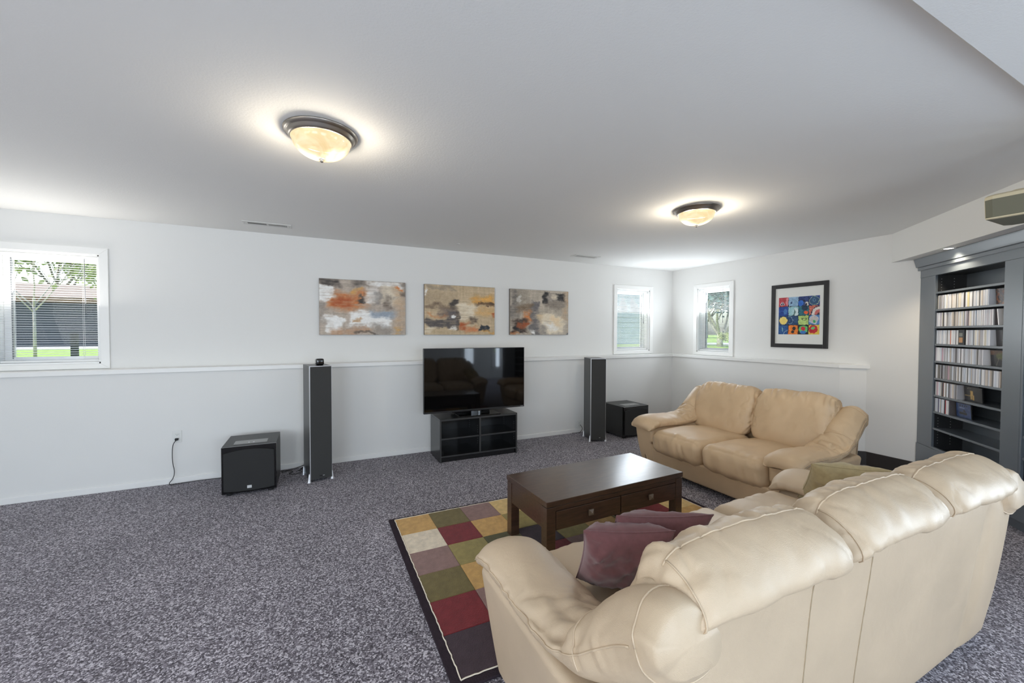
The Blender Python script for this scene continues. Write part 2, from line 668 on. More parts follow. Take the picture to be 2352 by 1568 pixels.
def rbox(half, r, core=(10, 10, 6), nr=5):
    """surface grid of a rounded box. returns cube params P (-1..1), points Q, faces"""
    lines = []
    for h, c in zip(half, core):
        inner = h - r
        a = np.linspace(-inner, inner, c + 1)
        th = np.tan(np.linspace(0, PI / 4, nr + 1))[1:] * r
        lines.append(np.concatenate([-(inner + th[::-1]), a, inner + th]))
    nx, ny, nz = [len(l) for l in lines]
    idx = {}
    V = []

    def vid(i, j, k):
        key = (i, j, k)
        if key not in idx:
            idx[key] = len(V)
            V.append((lines[0][i], lines[1][j], lines[2][k]))
        return idx[key]
    F = []
    for i in range(nx - 1):
        for j in range(ny - 1):
            F.append((vid(i, j, 0), vid(i, j + 1, 0), vid(i + 1, j + 1, 0), vid(i + 1, j, 0)))
            k = nz - 1
            F.append((vid(i, j, k), vid(i + 1, j, k), vid(i + 1, j + 1, k), vid(i, j + 1, k)))
    for i in range(nx - 1):
        for k in range(nz - 1):
            F.append((vid(i, 0, k), vid(i + 1, 0, k), vid(i + 1, 0, k + 1), vid(i, 0, k + 1)))
            j = ny - 1
            F.append((vid(i, j, k), vid(i, j, k + 1), vid(i + 1, j, k + 1), vid(i + 1, j, k)))
    for j in range(ny - 1):
        for k in range(nz - 1):
            F.append((vid(0, j, k), vid(0, j, k + 1), vid(0, j + 1, k + 1), vid(0, j + 1, k)))
            i = nx - 1
            F.append((vid(i, j, k), vid(i, j + 1, k), vid(i, j + 1, k + 1), vid(i, j, k + 1)))
    V = np.array(V)
    h = np.array(half)
    core_pt = np.clip(V, -(h - r), h - r)
    d = V - core_pt
    d /= np.linalg.norm(d, axis=1, keepdims=True)
    Q = core_pt + d * r
    return V / h, Q, F


# ================================================================== STRUCTURE
H = 2.44            # ceiling
D = 0.16            # the upper walls are set back by this much behind the ledge
LZ = 1.08           # ledge top
LEFT_X = -9.2
FX0 = LEFT_X


def wall_boxes(mb, axis, lo, hi, p0, p1, z0, z1, holes):
    """boxes for a wall slab between p0..p1 (thickness), spanning lo..hi, with rectangular holes (a,b,za,zb)"""
    def bx(a, b, za, zb):
        if b - a < 1e-4 or zb - za < 1e-4:
            return
        if axis == 'x':
            mb.box(a, b, p0, p1, za, zb)
        else:
            mb.box(p0, p1, a, b, za, zb)
    holes = sorted(holes)
    cur = lo
    for a, b, za, zb in holes:
        bx(cur, a, z0, z1)
        bx(a, b, z0, za)
        bx(a, b, zb, z1)
        cur = b
    bx(cur, hi, z0, z1)


floor = struct(box('floor', LEFT_X, 0.9, FRONT_Y, 0.25, -0.12, 0.0, M['carpet']))
ceiling = struct(box('ceiling', LEFT_X, 0.9, FRONT_Y, 0.25, H, H + 0.15, M['ceiling']))

# back wall (television side): lower thick part and upper set-back part with two windows
W1 = (-7.60, -6.932, 1.130, 2.104)
W2 = (-1.012, -0.343, 1.134, 2.094)
W3 = (-0.884, -0.335, 1.130, 2.100)     # y range, right wall
struct(box('wall_back_2', LEFT_X, 0.0, 0.0, D, 0.0, LZ - 0.04, M['wall']))
mb = MB()
wall_boxes(mb, 'x', LEFT_X, 0.35, D, 0.34, 0.0, H + .1, [W1, W2])
struct(mb.build('wall_back', M['wall']))
mb = MB()
mb.prism([(0.0, 0.0), (0.0, -2.322), (D, -2.500), (D, 0.0)][::-1], 0.0, LZ - 0.04)
struct(mb.build('wall_right_3', M['wall']))
mb = MB()
wall_boxes(mb, 'y', -2.945, 0.16, D, 0.34, 0.0, H + .1, [W3])
struct(mb.build('wall_right', M['wall']))
mb = MB()
wall_boxes(mb, 'y', FRONT_Y, 0.34, LEFT_X - 0.2, LEFT_X, 0, H + .1, ADDED_LEFT_WINDOWS)
struct(mb.build('wall_left', M['wall']))
mb = MB()
wall_boxes(mb, 'x', LEFT_X - .2, 0.9, FRONT_Y - 0.2, FRONT_Y, 0.0, H + .1, BACK_WINDOWS)
struct(mb.build('wall_front', M['wall']))
mb = MB()
wall_boxes(mb, 'y', FRONT_Y, -2.5, 0.75, 0.95, 0, H + .1, ADDED_RIGHT_WINDOWS)
struct(mb.build('wall_right_2', M['wall']))

# ledge cap on the foundation wall
mb = MB()
mb.box(LEFT_X, -0.02, -0.02, D, LZ - 0.04, LZ)
struct(mb.build('trim_1', M['trim'], bevel=0.003))
o_ = 0.02
mb = MB()
mb.prism([(-o_, D), (-o_, -2.322 - .008), (D + 0.001, -2.322 - .008 - (D + o_) * 1.115), (D + .001, D)][::-1], LZ - 0.04, LZ)
struct(mb.build('trim_2', M['trim'], bevel=0.003))
# baseboards
struct(box('baseboard_back', LEFT_X, -0.012, -0.012, 0.0, 0.0, 0.055, M['trim'], bevel=0.004))
struct(box('baseboard_right', -0.012, 0.0, -2.322, -0.012, 0.0, 0.055, M['trim'], bevel=0.004))
mb = MB()
mb.prism([(0.108, -2.452), (0.094, -2.462), (D - 0.014, -2.519), (D - 0.014, -2.93), (D + .001, -2.93), (D + .001, -2.5)][::-1], 0, 0.146)
struct(mb.build('baseboard_right_2', M['dark_trim'], bevel=0.003))

# diagonal soffit above the bookcase and dropped ceiling over the rear of the room
SZ = 2.147
c0 = 2.85
ym = -4.80
mb = MB()
mb.prism([(D, D - c0), (ym + c0, ym), (0.75, ym), (0.75, D - c0)][::-1], SZ, H + .02)
struct(mb.build('trim_3', M['wall']))
struct(box('ceiling_2', LEFT_X, 0.75, FRONT_Y, -4.175, 2.40, H + .02, M['ceiling']))


# ------------------------------------------------------------------ windows (frame, casing, glass) and mini blinds
def make_window(name, a0, a1, z0, z1, place, handle_side):
    """local frame: x along the wall, y outwards, z up; place = (location, rz)"""
    r = thing(name, None, None, place[0], place[1])
    struct(r)
    ox0, ox1 = 0.062, 0.064
    # casing, four mitred boards proud of the wall
    def board(p):
        mbb = MB()
        V = [(x, -0.016, z) for x, z in p] + [(x, 0.0, z) for x, z in p]
        mbb.add(V, [(0, 1, 2, 3), (7, 6, 5, 4), (0, 4, 5, 1), (1, 5, 6, 2), (2, 6, 7, 3), (3, 7, 4, 0)])
        return mbb.build('casing_board', M['trim'], r, bevel=0.002)
    t, b_ = z1 + 0.062, z0 - 0.046
    l_, r_ = a0 - ox0, a1 + ox1
    e = 0.0005
    board([(l_, t), (r_, t), (a1 + .002, z1 + .002), (a0 - .002, z1 + .002)])
    board([(l_, b_), (a0 - .002, z0 - .002), (a1 + .002, z0 - .002), (r_, b_)])
    board([(l_, b_), (l_, t), (a0 - .002, z1 + .002), (a0 - .002, z0 - .002)])
    board([(r_, t), (r_, b_), (a1 + .002, z0 - .002), (a1 + .002, z1 + .002)])
    # jamb liners and sash frame
    m2 = MB()
    m2.box(a0, a0 + 0.012, 0.0, 0.16, z0, z1)
    m2.box(a1 - 0.012, a1, 0.0, 0.16, z0, z1)
    m2.box(a0, a1, 0.0, 0.16, z1 - 0.012, z1)
    m2.box(a0, a1, 0.0, 0.16, z0, z0 + 0.014)
    m2.build('jamb', M['vinyl'], r)
    m3 = MB()
    fw = 0.048
    y0, y1 = 0.11, 0.155
    m3.box(a0 + .012, a0 + .012 + fw, y0, y1, z0 + .014, z1 - .012)
    m3.box(a1 - .012 - fw, a1 - .012, y0, y1, z0 + .014, z1 - .012)
    m3.box(a0 + .012 + fw, a1 - .012 - fw, y0, y1, z1 - .012 - fw, z1 - .012)
    m3.box(a0 + .012 + fw, a1 - .012 - fw, y0, y1, z0 + .014, z0 + .014 + fw)
    m3.build('sash', M['vinyl'], r, bevel=0.003)
    g = MB()
    g.box(a0 + .012 + fw - .004, a1 - .012 - fw + .004, 0.134, 0.138, z0 + fw + .01, z1 - fw - .008)
    g.build('glass_pane', M['glass'], r)
    # dark glazing gasket on the hinge side and a crank handle
    q = MB()
    xs = a0 + .012 + fw if handle_side < 0 else a1 - .012 - fw - .006
    q.box(xs, xs + .006, 0.106, 0.132, z0 + .05, z1 - .05)
    q.build('gasket', M['wand'], r)
    k = MB()
    cx = (a0 + a1) / 2 - 0.02
    k.box(cx - .035, cx + .035, 0.085, 0.11, z0 + .014, z0 + .032)
    k.box(cx + .0, cx + .055, 0.070, 0.082, z0 + .026, z0 + .034)
    k.build('crank_handle', M['vinyl'], r, bevel=0.003)
    return r


def make_blind(label, a0, a1, z0, z1, place, wand_x, tilt, group):
    r = thing('mini_blind', label, 'blind', place[0], place[1], group)
    y = 0.045
    hw = (a1 - a0) / 2 - 0.02
    cx = (a0 + a1) / 2
    box('headrail', cx - hw, cx + hw, y - .016, y + .016, z1 - .042, z1 - .016, M['slat'], r, bevel=0.002)
    box('bottom_rail', cx - hw, cx + hw, y - .012, y + .012, z0 + .018, z0 + .034, M['slat'], r, bevel=0.003)
    top, bot = z1 - .055, z0 + .045
    n = int(round((top - bot) / 0.0205))
    # one curved slat, mesh data shared by all
    V, F = [], []
    pr = [(-.0125, -.0012), (-.006, .0006), (0, .0012), (.006, .0006), (.0125, -.0012)]
    for x in (-hw, hw):
        for (yy, zz) in pr:
            V.append((x, yy, zz))
        for (yy, zz) in pr:
            V.append((x, yy, zz - .0006))
    for k in range(4):
        F.append((k, k + 1, 10 + k + 1, 10 + k))
        F.append((5 + k, 15 + k, 15 + k + 1, 5 + k + 1))
    F += [(0, 10, 15, 5), (4, 9, 19, 14)]
    s0 = mobj('slat', V, F, M['slat'], r)
    s0.location = (cx, y, bot)
    s0.rotation_euler = (tilt, 0, 0)
    for i in range(1, n + 1):
        inst(s0, r, (cx, y, bot + (top - bot) * i / n), (tilt + random.uniform(-.03, .03), 0, 0))
    for fx in (-.72, .66):
        m = MB()
        for yy in (-.0135, .0135):
            m.box(cx + fx * hw - .0009, cx + fx * hw + .0009, y + yy - .0006, y + yy + .0006, z0 + .03, z1 - .03)
        m.build('ladder_cord', M['cord'], r)
    m = MB()
    xw = cx + wand_x * hw
    m.tube([(xw, y - .02, z1 - .04), (xw + .002, y - .024, z1 - .3), (xw + .006, y - .024, z1 - .50)], .0026, 6)
    m.tube([(xw + .006, y - .024, z1 - .50), (xw + .007, y - .024, z1 - .53)], .0045, 6)
    m.build('tilt_wand', M['wand'], r)
    return r


P1 = ((0, D, 0), 0.0)
P3 = ((D, 0, 0), -PI / 2)          # local x -> world -y, local y -> world +x
make_window('window_1', W1[0], W1[1], W1[2], W1[3], P1, -1)
make_window('window_2', W2[0], W2[1], W2[2], W2[3], P1, 1)
make_window('window_3', -W3[1], -W3[0], W3[2], W3[3], P3, -1)
make_blind('white mini blind with open slats in the big left window by the lawn', W1[0], W1[1], W1[2], W1[3], P1, .72, 0.05, None)
make_blind('white mini blind in the narrow window left of the room corner', W2[0], W2[1], W2[2], W2[3], P1, .72, 0.42, None)
make_blind('white mini blind in the narrow window between room corner and framed picture', -W3[1], -W3[0], W3[2], W3[3], P3, .55, 0.12, None)
# window casings behind the photographer, the two wide ones added for light
for i, (x0, x1, z0, z1) in enumerate(BACK_WINDOWS):
    r = struct(thing('window_%d' % (4 + i), None, None, (0, FRONT_Y, 0)))
    m = MB()
    for a, b, c, d_ in ((x0 - .07, x0, z0 - .07, z1 + .07), (x1, x1 + .07, z0 - .07, z1 + .07),
                        (x0, x1, z1, z1 + .07), (x0, x1, z0 - .07, z0)):
        m.box(a, b, -.02, .018, c, d_)
    m.box((x0 + x1) / 2 - .03, (x0 + x1) / 2 + .03, -.03, .01, z0, z1)
    m.build('casing', M['trim'], r)
for i, (xw, (y0, y1, z0, z1)) in enumerate([(LEFT_X, w_) for w_ in ADDED_LEFT_WINDOWS] + [(0.75, w_) for w_ in ADDED_RIGHT_WINDOWS]):  # casings for the added, unseen side windows
    r = struct(thing('window_%d' % (8 + i), None, None, (xw, 0, 0)))
    m = MB()
    for a, b, c, d_ in ((y0 - .07, y0, z0 - .07, z1 + .07), (y1, y1 + .07, z0 - .07, z1 + .07), (y0, y1, z1, z1 + .07), (y0, y1, z0 - .07, z0),
                        ((y0 + y1) / 2 - .03, (y0 + y1) / 2 + .03, z0, z1)):
        m.box(-.02, .02, a, b, c, d_)
    m.build('casing', M['trim'], r)


# ================================================================== CEILING LAMPS, VENTS, RECESSED LIGHT
def ceiling_lamp(label, x, y, rz, watts):
    r = thing('flush_ceiling_lamp', label, 'ceiling lamp', (x, y, H), rz, 'dome lamps on the ceiling')
    MB().lathe([(0.0, -.001), (.176, -.001), (.176, -.006), (.171, -.010), (.169, -.015), (.163, -.016), (.160, -.020),
                (.154, -.030), (.148, -.037), (.143, -.039), (.140, -.036), (.130, -.014), (0.0, -.012)], 48
               ).build('metal_pan', M['nickel'], r, smooth=True)
    pr = []
    for t in np.linspace(0, 1, 14):
        a = t * PI / 2
        pr.append((.139 * math.cos(a) ** 0.9 if t < 1 else 0.0, -.034 - .096 * math.sin(a)))
    MB().lathe(pr, 48).build('glass_dome', M['alabaster'], r, smooth=True)
    MB().lathe([(0.0, -.126), (.013, -.128), (.014, -.132), (.008, -.136), (.010, -.141), (.006, -.147), (0, -.149)], 16
               ).build('finial', M['nickel'], r, smooth=True)
    for sx in (-1, 1):
        d = bpy.data.lights.new('bulb_light', 'POINT')
        d.energy = watts
        d.color = (1.0, 0.96, 0.90)
        d.shadow_soft_size = 0.032
        o = bpy.data.objects.new('bulb_light', d)
        COL.objects.link(o)
        o.parent = r
        o.location = (sx * .055, 0, -.086)
    return r


ceiling_lamp('larger-looking nickel-rimmed alabaster dome lamp, nearest on the ceiling', -5.145, -2.430, math.radians(-18), 20.0)
ceiling_lamp('smaller-looking nickel-rimmed alabaster dome lamp, further off above the loveseat', -2.340, -2.385, math.radians(-35), 29.0)


def vent(label, x0, x1, y0, y1):
    r = thing('ceiling_vent', label, 'vent', ((x0 + x1) / 2, (y0 + y1) / 2, H))
    w, d = (x1 - x0) / 2, (y1 - y0) / 2
    m = MB()
    iw, idp = w * .80, d * .50
    m.box(-w, w, -d, -idp, -.006, 0)
    m.box(-w, w, idp, d, -.006, 0)
    m.box(-w, -iw, -idp, idp, -.006, 0)
    m.box(iw, w, -idp, idp, -.006, 0)
    m.box(-.008, .008, -idp, idp, -.006, 0)
    m.build('face_plate', M['vent'], r, bevel=0.0015)
    box('duct_opening', -iw, iw, -idp, idp, -.0015, 0.0, M['vent_dark'], r)
    s0 = box('louver', -.0012, .0012, -idp, idp, -.006, -.001, M['vent'], r)
    n = 17
    first = True
    for half in (-1, 1):
        for k in range(n):
            x = half * (.008 + (iw - .008) * (k + .7) / (n + .4))
            if first:
                s0.location = (x, 0, 0)
                s0.rotation_euler = (0, half * .5, 0)
                first = False
            else:
                inst(s0, r, (x, 0, 0), (0, half * .5, 0))
    for sx in (-1, 1):
        MB().lathe([(0, -.0085), (.003, -.008), (.004, -.006), (.004, -.005)], 10, (sx * w * .92, 0, 0)).build('screw', M['plate_grey'], r)
    return r


vent('white ceiling register with dark slots near the left paintings', -5.785, -5.385, -0.325, -0.190)
vent('white ceiling register with dark slots near the right corner window', -2.12, -1.72, -0.350, -0.205)
cap = MB().lathe([(0.0, -.006), (.02, -.005), (.028, 0.0)], 20).build('ceiling_sensor', M['vent'], smooth=True)
cap.location = (-3.69, -.25, H)
tag(cap, 'tiny round white fitting on the ceiling between the two vents', 'fitting')

rl = thing('recessed_light', 'small lit recessed puck light under the soffit above the bookcase', 'recessed light', (-0.317, -3.252, SZ))
MB().lathe([(.030, .0), (.044, .0), (.046, -.003), (.040, -.006), (.030, -.002)], 28).build('trim_ring', M['trim'], rl, smooth=True)
MB().lathe([(0, -.0035), (.031, -.003), (.031, 0)], 24).build('lens', emit('lit_lens', (1, .95, .85, 1), 6), rl)
sd = bpy.data.lights.new('puck_light', 'SPOT')
sd.energy = 22
sd.color = (1, .84, .62)
sd.spot_size = math.radians(130)
sd.spot_blend = .6
sd.shadow_soft_size = .03
so = bpy.data.objects.new('puck_light', sd)
COL.objects.link(so)
so.parent = rl
so.location = (0, 0, -.012)


# ================================================================== OUTLETS AND CORDS
def outlet(label, x, z, plug):
    r = thing('wall_outlet', label, 'outlet', (x, 0, z))
    box('cover_plate', -.035, .035, -.006, 0, -.057, .057, M['outlet'], r, bevel=0.003)
    for s in (-1, 1):
        f = MB().box(-.016, .016, -.0085, -.005, s * .020 - .0135, s * .020 + .0135).build('socket', M['outlet'], r, bevel=0.004)
        q = MB()
        q.box(-.0075, -.0055, -.0089, -.0084, s * .02 - .001, s * .02 + .007)
        q.box(.0055, .0075, -.0089, -.0084, s * .02 - .001, s * .02 + .006)
        q.box(-.002, .002, -.0089, -.0084, s * .02 - .009, s * .02 - .005)
        q.build('slots', M['slot'], f)
    return r


outlet('white duplex outlet with a black plug left of the subwoofer', -6.355, 0.437, True)
outlet('low white outlet half hidden behind the right tower speaker', -1.815, 0.115, False)
# power cord with plug from the left outlet to the left subwoofer
pc = thing('power_cord', 'black power cord hanging from the left outlet along the baseboard', 'cord', (-6.355, -.006, .417))
box('plug', -.012, .012, -.028, -.003, -.012, .008, M['rubber'], pc, bevel=0.003)
pts = catmull([(0, -.025, -.010), (-.016, -.030, -.03), (-.028, -.028, -.08), (-.03, -.024, -.20), (-.018, -.024, -.30),
               (-.028, -.030, -.36), (-.050, -.045, -.395), (-.030, -.06, -.408), (.05, -.055, -.406), (.16, -.045, -.405),
               (.30, -.05, -.405), (.46, -.08, -.406), (.55, -.12, -.406)], 8)
MB().tube(pts, .0032, 6).build('cable', M['rubber'], pc, smooth=True)
cd = MB()
cd.tube(catmull([(-5.50, -.12, .006), (-5.44, -.10, .010), (-5.40, -.13, .006), (-5.43, -.19, .006), (-5.37, -.22, .006),
                 (-5.28, -.14, .008), (-5.33, -.07, .010), (-5.27, -.05, .02), (-5.20, -.10, .03)], 8), .0035, 6)
cd.tube(catmull([(-5.52, -.07, .006), (-5.42, -.05, .006), (-5.34, -.045, .02), (-5.26, -.05, .05), (-5.20, -.12, .07)], 8), .0035, 6)
cd.tube(catmull([(-5.32, -.16, .006), (-5.35, -.12, .006), (-5.32, -.09, .006), (-5.25, -.08, .006)], 8), .003, 6)
tag(cd.build('speaker_cable', M['rubber'], smooth=True), 'tangled black cable on the carpet behind the left tower speaker', 'cable')
c2 = MB()
c2.tube(catmull([(-1.80, -.012, .105), (-1.80, -.05, .085), (-1.785, -.04, .05), (-1.83, -.05, .012), (-1.88, -.04, .006), (-1.95, -.03, .006)], 8), .0035, 6)
tag(c2.build('speaker_cable', M['rubber'], smooth=True), 'short black cable dropping from the low outlet by the right tower speaker', 'cable')


# ================================================================== SPEAKERS
def tower(label, x, y, rz, h, w=.195, d=.31):
    r = thing('tower_speaker', label, 'speaker', (x, y, 0), rz, 'tower speakers beside the television')
    z0 = .022
    box('cabinet', -w / 2, w / 2, -d / 2 + .016, d / 2, z0, h, M['black_wood'], r, bevel=0.003)
    m = MB()
    e = .007
    m.box(-w / 2, -w / 2 + e, -d / 2, -d / 2 + .017, z0, h - .002)
    m.box(w / 2 - e * .5, w / 2, -d / 2, -d / 2 + .017, z0, h - .002)
    m.box(-w / 2, w / 2, -d / 2, -d / 2 + .017, h - .006, h)
    m.build('front_edge', M['silver'], r)
    box('grille', -w / 2 + e, w / 2 - e * .5, -d / 2 - .004, -d / 2 + .016, z0 + .004, h - .008, M['grille'], r, bevel=0.003)
    box('badge', -.018, .034, -d / 2 - .0065, -d / 2 - .0035, z0 + .030, z0 + .038, M['black_plastic'], r, bevel=.001)
    box('badge_mark', .012, .028, -d / 2 - .0075, -d / 2 - .006, z0 + .032, z0 + .036, M['badge'], r)
    for sx in (-1, 1):
        for sy in (-1, 1):
            f = MB().lathe([(0, 0), (.020, 0), (.021, .005), (.016, .012), (.013, .03), (.009, .055), (.004, .078), (0, .086)], 16,
                           (sx * (w / 2 + .004), sy * (d / 2 - .016), 0)).build('spike_foot', M['silver'], r, smooth=True)
    return r


tower('tall black tower speaker by the left subwoofer, topped by a small cube', -5.172, -.374, math.radians(11), 1.098)
tower('tall black tower speaker right of the television in front of the low outlet', -1.836, -.385, math.radians(-19.5), 1.083, w=.203)


def subwoofer(label, x, y, w, d, h, badge, rz=0.0):
    r = thing('subwoofer', label, 'subwoofer', (x, y, 0), rz, 'cube subwoofers along the wall')
    z0 = .024
    box('cabinet', -w / 2, w / 2, -d / 2 + .03, d / 2, z0, h, M['sub_top'], r, bevel=.004)
    box('baffle', -w / 2, w / 2, -d / 2 + .006, -d / 2 + .03, z0, h - .002, M['gloss_black'], r, bevel=.003)
    # grille with a gently arched top and bottom edge
    n = 16
    pts = []
    for i in range(n + 1):
        u = -1 + 2 * i / n
        pts.append((u * (w / 2 - .016), h - .030 - .026 * u * u))
    for i in range(n + 1):
        u = 1 - 2 * i / n
        pts.append((u * (w / 2 - .016), z0 + .014 + .012 * u * u))
    V = [(a, -d / 2 - .006, b) for a, b in pts] + [(a, -d / 2 + .008, b) for a, b in pts]
    k = len(pts)
    F = [tuple(range(k)), tuple(range(2 * k - 1, k - 1, -1))] + [(i, (i + 1) % k, k + (i + 1) % k, k + i) for i in range(k)]
    MB().add(V, F).build('grille', M['grille_dark'], r, bevel=.003)
    if badge:
        box('badge', -.017, .017, -d / 2 - .009, -d / 2 - .005, z0 + .036, z0 + .060, M['badge'], r, bevel=.001)
    ap = MB().box(-w * .31, w * .31, -d / 2 + .075, -d / 2 + .195, h - .001, h + .004).build('control_panel', M['plate_grey'], r, bevel=.004)
    for i, xx in enumerate((-.012, .024)):
        MB().lathe([(0, .004), (.006, .004), (.007, 0), (.007, -.002)], 14, (xx, -d / 2 + .095, h + .005)).build('knob', M['badge'], ap)
    for sx in (-1, 1):
        for sy in (-1, 1):
            MB().lathe([(0, 0), (.022, 0), (.024, .006), (.022, .025), (0, .025)], 16,
                       (sx * (w / 2 - .05), sy * (d / 2 - .06), 0)).build('foot', M['rubber'], r, smooth=True)
    return r


subwoofer('black subwoofer with white square badge, left of the left tower speaker', -5.710, -.382, .408, .446, .430, True)
subwoofer('black subwoofer between right tower speaker and tan loveseat', -1.275, -.352, .435, .44, .426, False)

cube = MB().box(-.036, .036, -.036, .036, 0, .064).build('cube_device', M['gloss_black'], bevel=.016, seg=4)
cube.data.polygons.foreach_set('use_smooth', [True] * len(cube.data.polygons))
cube.location = (-5.150, -.415, 1.098)
cube.rotation_euler = (0, 0, .2)
tag(cube, 'small glossy black cube with rounded corners on top of the left tower speaker', 'device')


# ================================================================== TELEVISION AND STAND
st = thing('television_stand', 'low open black cabinet with four cubbies under the television', 'television stand', (-3.516, -.302, 0), math.radians(-.6))
w, d, h = .464, .204, .475
tk = .018
box('side_panel', -w, -w + tk, -d, d, 0, h - .022, M['cabinet'], st, bevel=.001)
box('side_panel', w - tk, w, -d, d, 0, h - .022, M['cabinet'], st, bevel=.001)
box('top_panel', -w, w, -d - .002, d, h - .022, h, M['cabinet'], st, bevel=.0015)
box('bottom_panel', -w + tk, w - tk, -d + .003, d - .01, .055, .073, M['cabinet'], st)
box('divider', -.010, .010, -d + .002, d - .01, .073, h - .022, M['cabinet'], st)
for s in (-1, 1):
    a, b = (.010, w - tk) if s > 0 else (-w + tk, -.010)
    box('shelf', a, b, -d + .012, d - .01, .245, .262, M['cabinet'], st, bevel=.001)
box('plinth', -w + tk, w - tk, -d + .022, -d + .038, 0, .055, M['cabinet'], st)
box('back_panel', -w + .004, w - .004, d - .010, d - .004, .03, h - .022, M['cabinet'], st)
m = MB()
for xx0, xx1, zz0, zz1 in ((-w, -w + tk, 0, h - .022), (w - tk, w, 0, h - .022), (-.010, .010, .073, h - .022),
                           (-w, w, h - .022, h - .001), (-w + tk, w - tk, .056, .072)):
    m.box(xx0 + .0008, xx1 - .0008, -d - .0028, -d - .0004 + .003, zz0 + .0008, zz1 - .0008)
m.box(-w + tk, -.010, -d + .0112, -d + .013, .2455, .2615)
m.box(.010, w - tk, -d + .0112, -d + .013, .2455, .2615)
m.build('edge_sheen', M['cabinet_edge_sheen'], st)  # thin strips carrying the painted reflection along the front edges
m = MB()
for xx in (-.0105, w - tk - .0005):
    for yy in (-d + .05, d - .07):
        for zz in (.16, .185, .215, .285, .31, .335, .36):
            m.box(xx - .0004, xx, yy - .0025, yy + .0025, zz - .0025, zz + .0025)
o = m.build('pin_holes', M['plate_grey'], st)
for sx in (-.33, .13):
    g = MB().lathe([(0, 0), (.022, 0), (.022, .003), (0, .003)], 20).build('cable_grommet', M['plate_grey'], st)
    g.rotation_euler = (PI / 2, 0, 0)
    g.location = (sx, d - .010, .175)

tv = thing('television', 'large black flat television on the low open black cabinet', 'television', (-3.514, -.375, .475), math.radians(-.9))
tw, tz0, tz1 = .612, .045, .765
box('housing', -tw, tw, -.004, .035, tz0, tz1, M['black_plastic'], tv, bevel=.004)
box('rear_bulge', -.38, .38, .03, .065, tz0 + .05, tz0 + .42, M['black_plastic'], tv, bevel=.012)
m = MB()
m.box(-tw, -tw + .006, -.010, 0, tz0, tz1)
m.box(tw - .006, tw, -.010, 0, tz0, tz1)
m.box(-tw, tw, -.010, 0, tz1 - .006, tz1)
m.box(-tw, tw, -.011, 0, tz0, tz0 + .018)
m.build('bezel', M['bezel'], tv, bevel=.001)
box('screen', -tw + .006, tw - .006, -.006, -.002, tz0 + .018, tz1 - .006, M['screen'], tv)
box('badge', tw - .050, tw - .014, -.0122, -.0108, tz0 + .006, tz0 + .012, M['plate_grey'], tv)
m = MB()
m.box(-.06, .06, .006, .022, .006, tz0 + .03)
m.build('stand_neck', M['gloss_black'], tv, bevel=.003)
box('neck_trim', .028, .036, -.004, .008, .008, tz0 + .002, M['chrome'], tv)
m = MB()
m.box(-.235, .255, -.125, .11, 0, .010)
m.build('stand_base', M['gloss_black'], tv, bevel=.004)
sb = MB().box(-.27, .20, -.035, .035, 0, .052).build('set_top_box', M['black_plastic'], bevel=.012, seg=3)
sb.location = (-3.50, -.235, .486)
tag(sb, 'flat black box on the cabinet top behind the television foot', 'media box')


# ================================================================== PAINTINGS AND FRAMED PRINT
def art_grid(name, w, h, nx, ny, fn, m, parent, y=0.0, z0=0.0):
    u = np.linspace(0, 1, nx + 1)
    v = np.linspace(0, 1, ny + 1)
    U, Vv = np.meshgrid(u, v)
    pts = np.stack([(U.ravel() - .5) * w, np.full(U.size, y), z0 + Vv.ravel() * h], 1)
    F = []
    for j in range(ny):
        for i in range(nx):
            a = j * (nx + 1) + i
            F.append((a, a + 1, a + nx + 2, a + nx + 1))
    o = mobj(name, pts, F, m, parent)
    C = np.clip(fn(U.ravel(), Vv.ravel()), 0, 255) / 255.0
    C = np.where(C <= 0.04045, C / 12.92, ((C + 0.055) / 1.055) ** 2.4)
    col = o.data.color_attributes.new('paint', 'FLOAT_COLOR', 'POINT')
    rgba = np.ones((len(C), 4), dtype=np.float32)
    rgba[:, :3] = C
    col.data.foreach_set('color', rgba.ravel())
    return o


def sm(x, a, b):
    t = np.clip((x - a) / (b - a), 0, 1)
    return t * t * (3 - 2 * t)


def blob(U, V, u0, u1, v0, v1, soft):
    return sm(U, u0 - soft, u0 + soft) * (1 - sm(U, u1 - soft, u1 + soft)) * sm(V, v0 - soft, v0 + soft) * (1 - sm(V, v1 - soft, v1 + soft))


def abstract(base, patches, seed, vert=False):
    def fn(U, V):
        n = lambda fx, fy, s: n3(U * fx, V * fy, 0.3, seed + s)
        u = U + .05 * n(5, 7, 1) + .025 * n(16, 20, 2) + .012 * n(45, 45, 3)
        v = V + .06 * n(6, 5, 4) + .03 * n(18, 15, 5) + .018 * n(50, 40, 6)
        C = np.tile(np.array(base, float), (len(U), 1))
        streak = n(4, 40, 7) * .6 + n(9, 80, 8) * .4
        vstreak = n(45, 5, 9)
        C += (16 * streak + 9 * vstreak)[:, None] * np.array([1, .95, .9])
        for (u0, u1, v0, v1, col, soft, st) in patches:
            k = blob(u, v, u0, u1, v0, v1, soft) * st
            k = np.clip(k * (1 + .55 * streak + .35 * n(22, 22, 11)), 0, 1)
            C = C * (1 - k[:, None]) + np.array(col, float) * k[:, None]
        C += (8 * n(60, 60, 12))[:, None]
        return C
    return fn


def canvas(label, xc, fn):
    r = thing('canvas_painting', label, 'painting', (xc, D - .0015, 1.387), 0, 'abstract canvases above the television')
    w, h = .926, .616
    box('stretched_canvas', -w / 2, w / 2, -.034, 0, 0, h, M['canvas_side'], r, bevel=.002)
    art_grid('painted_face', w - .004, h - .004, 190, 126, fn, M['paint'], r, -.0345, .002)
    return r


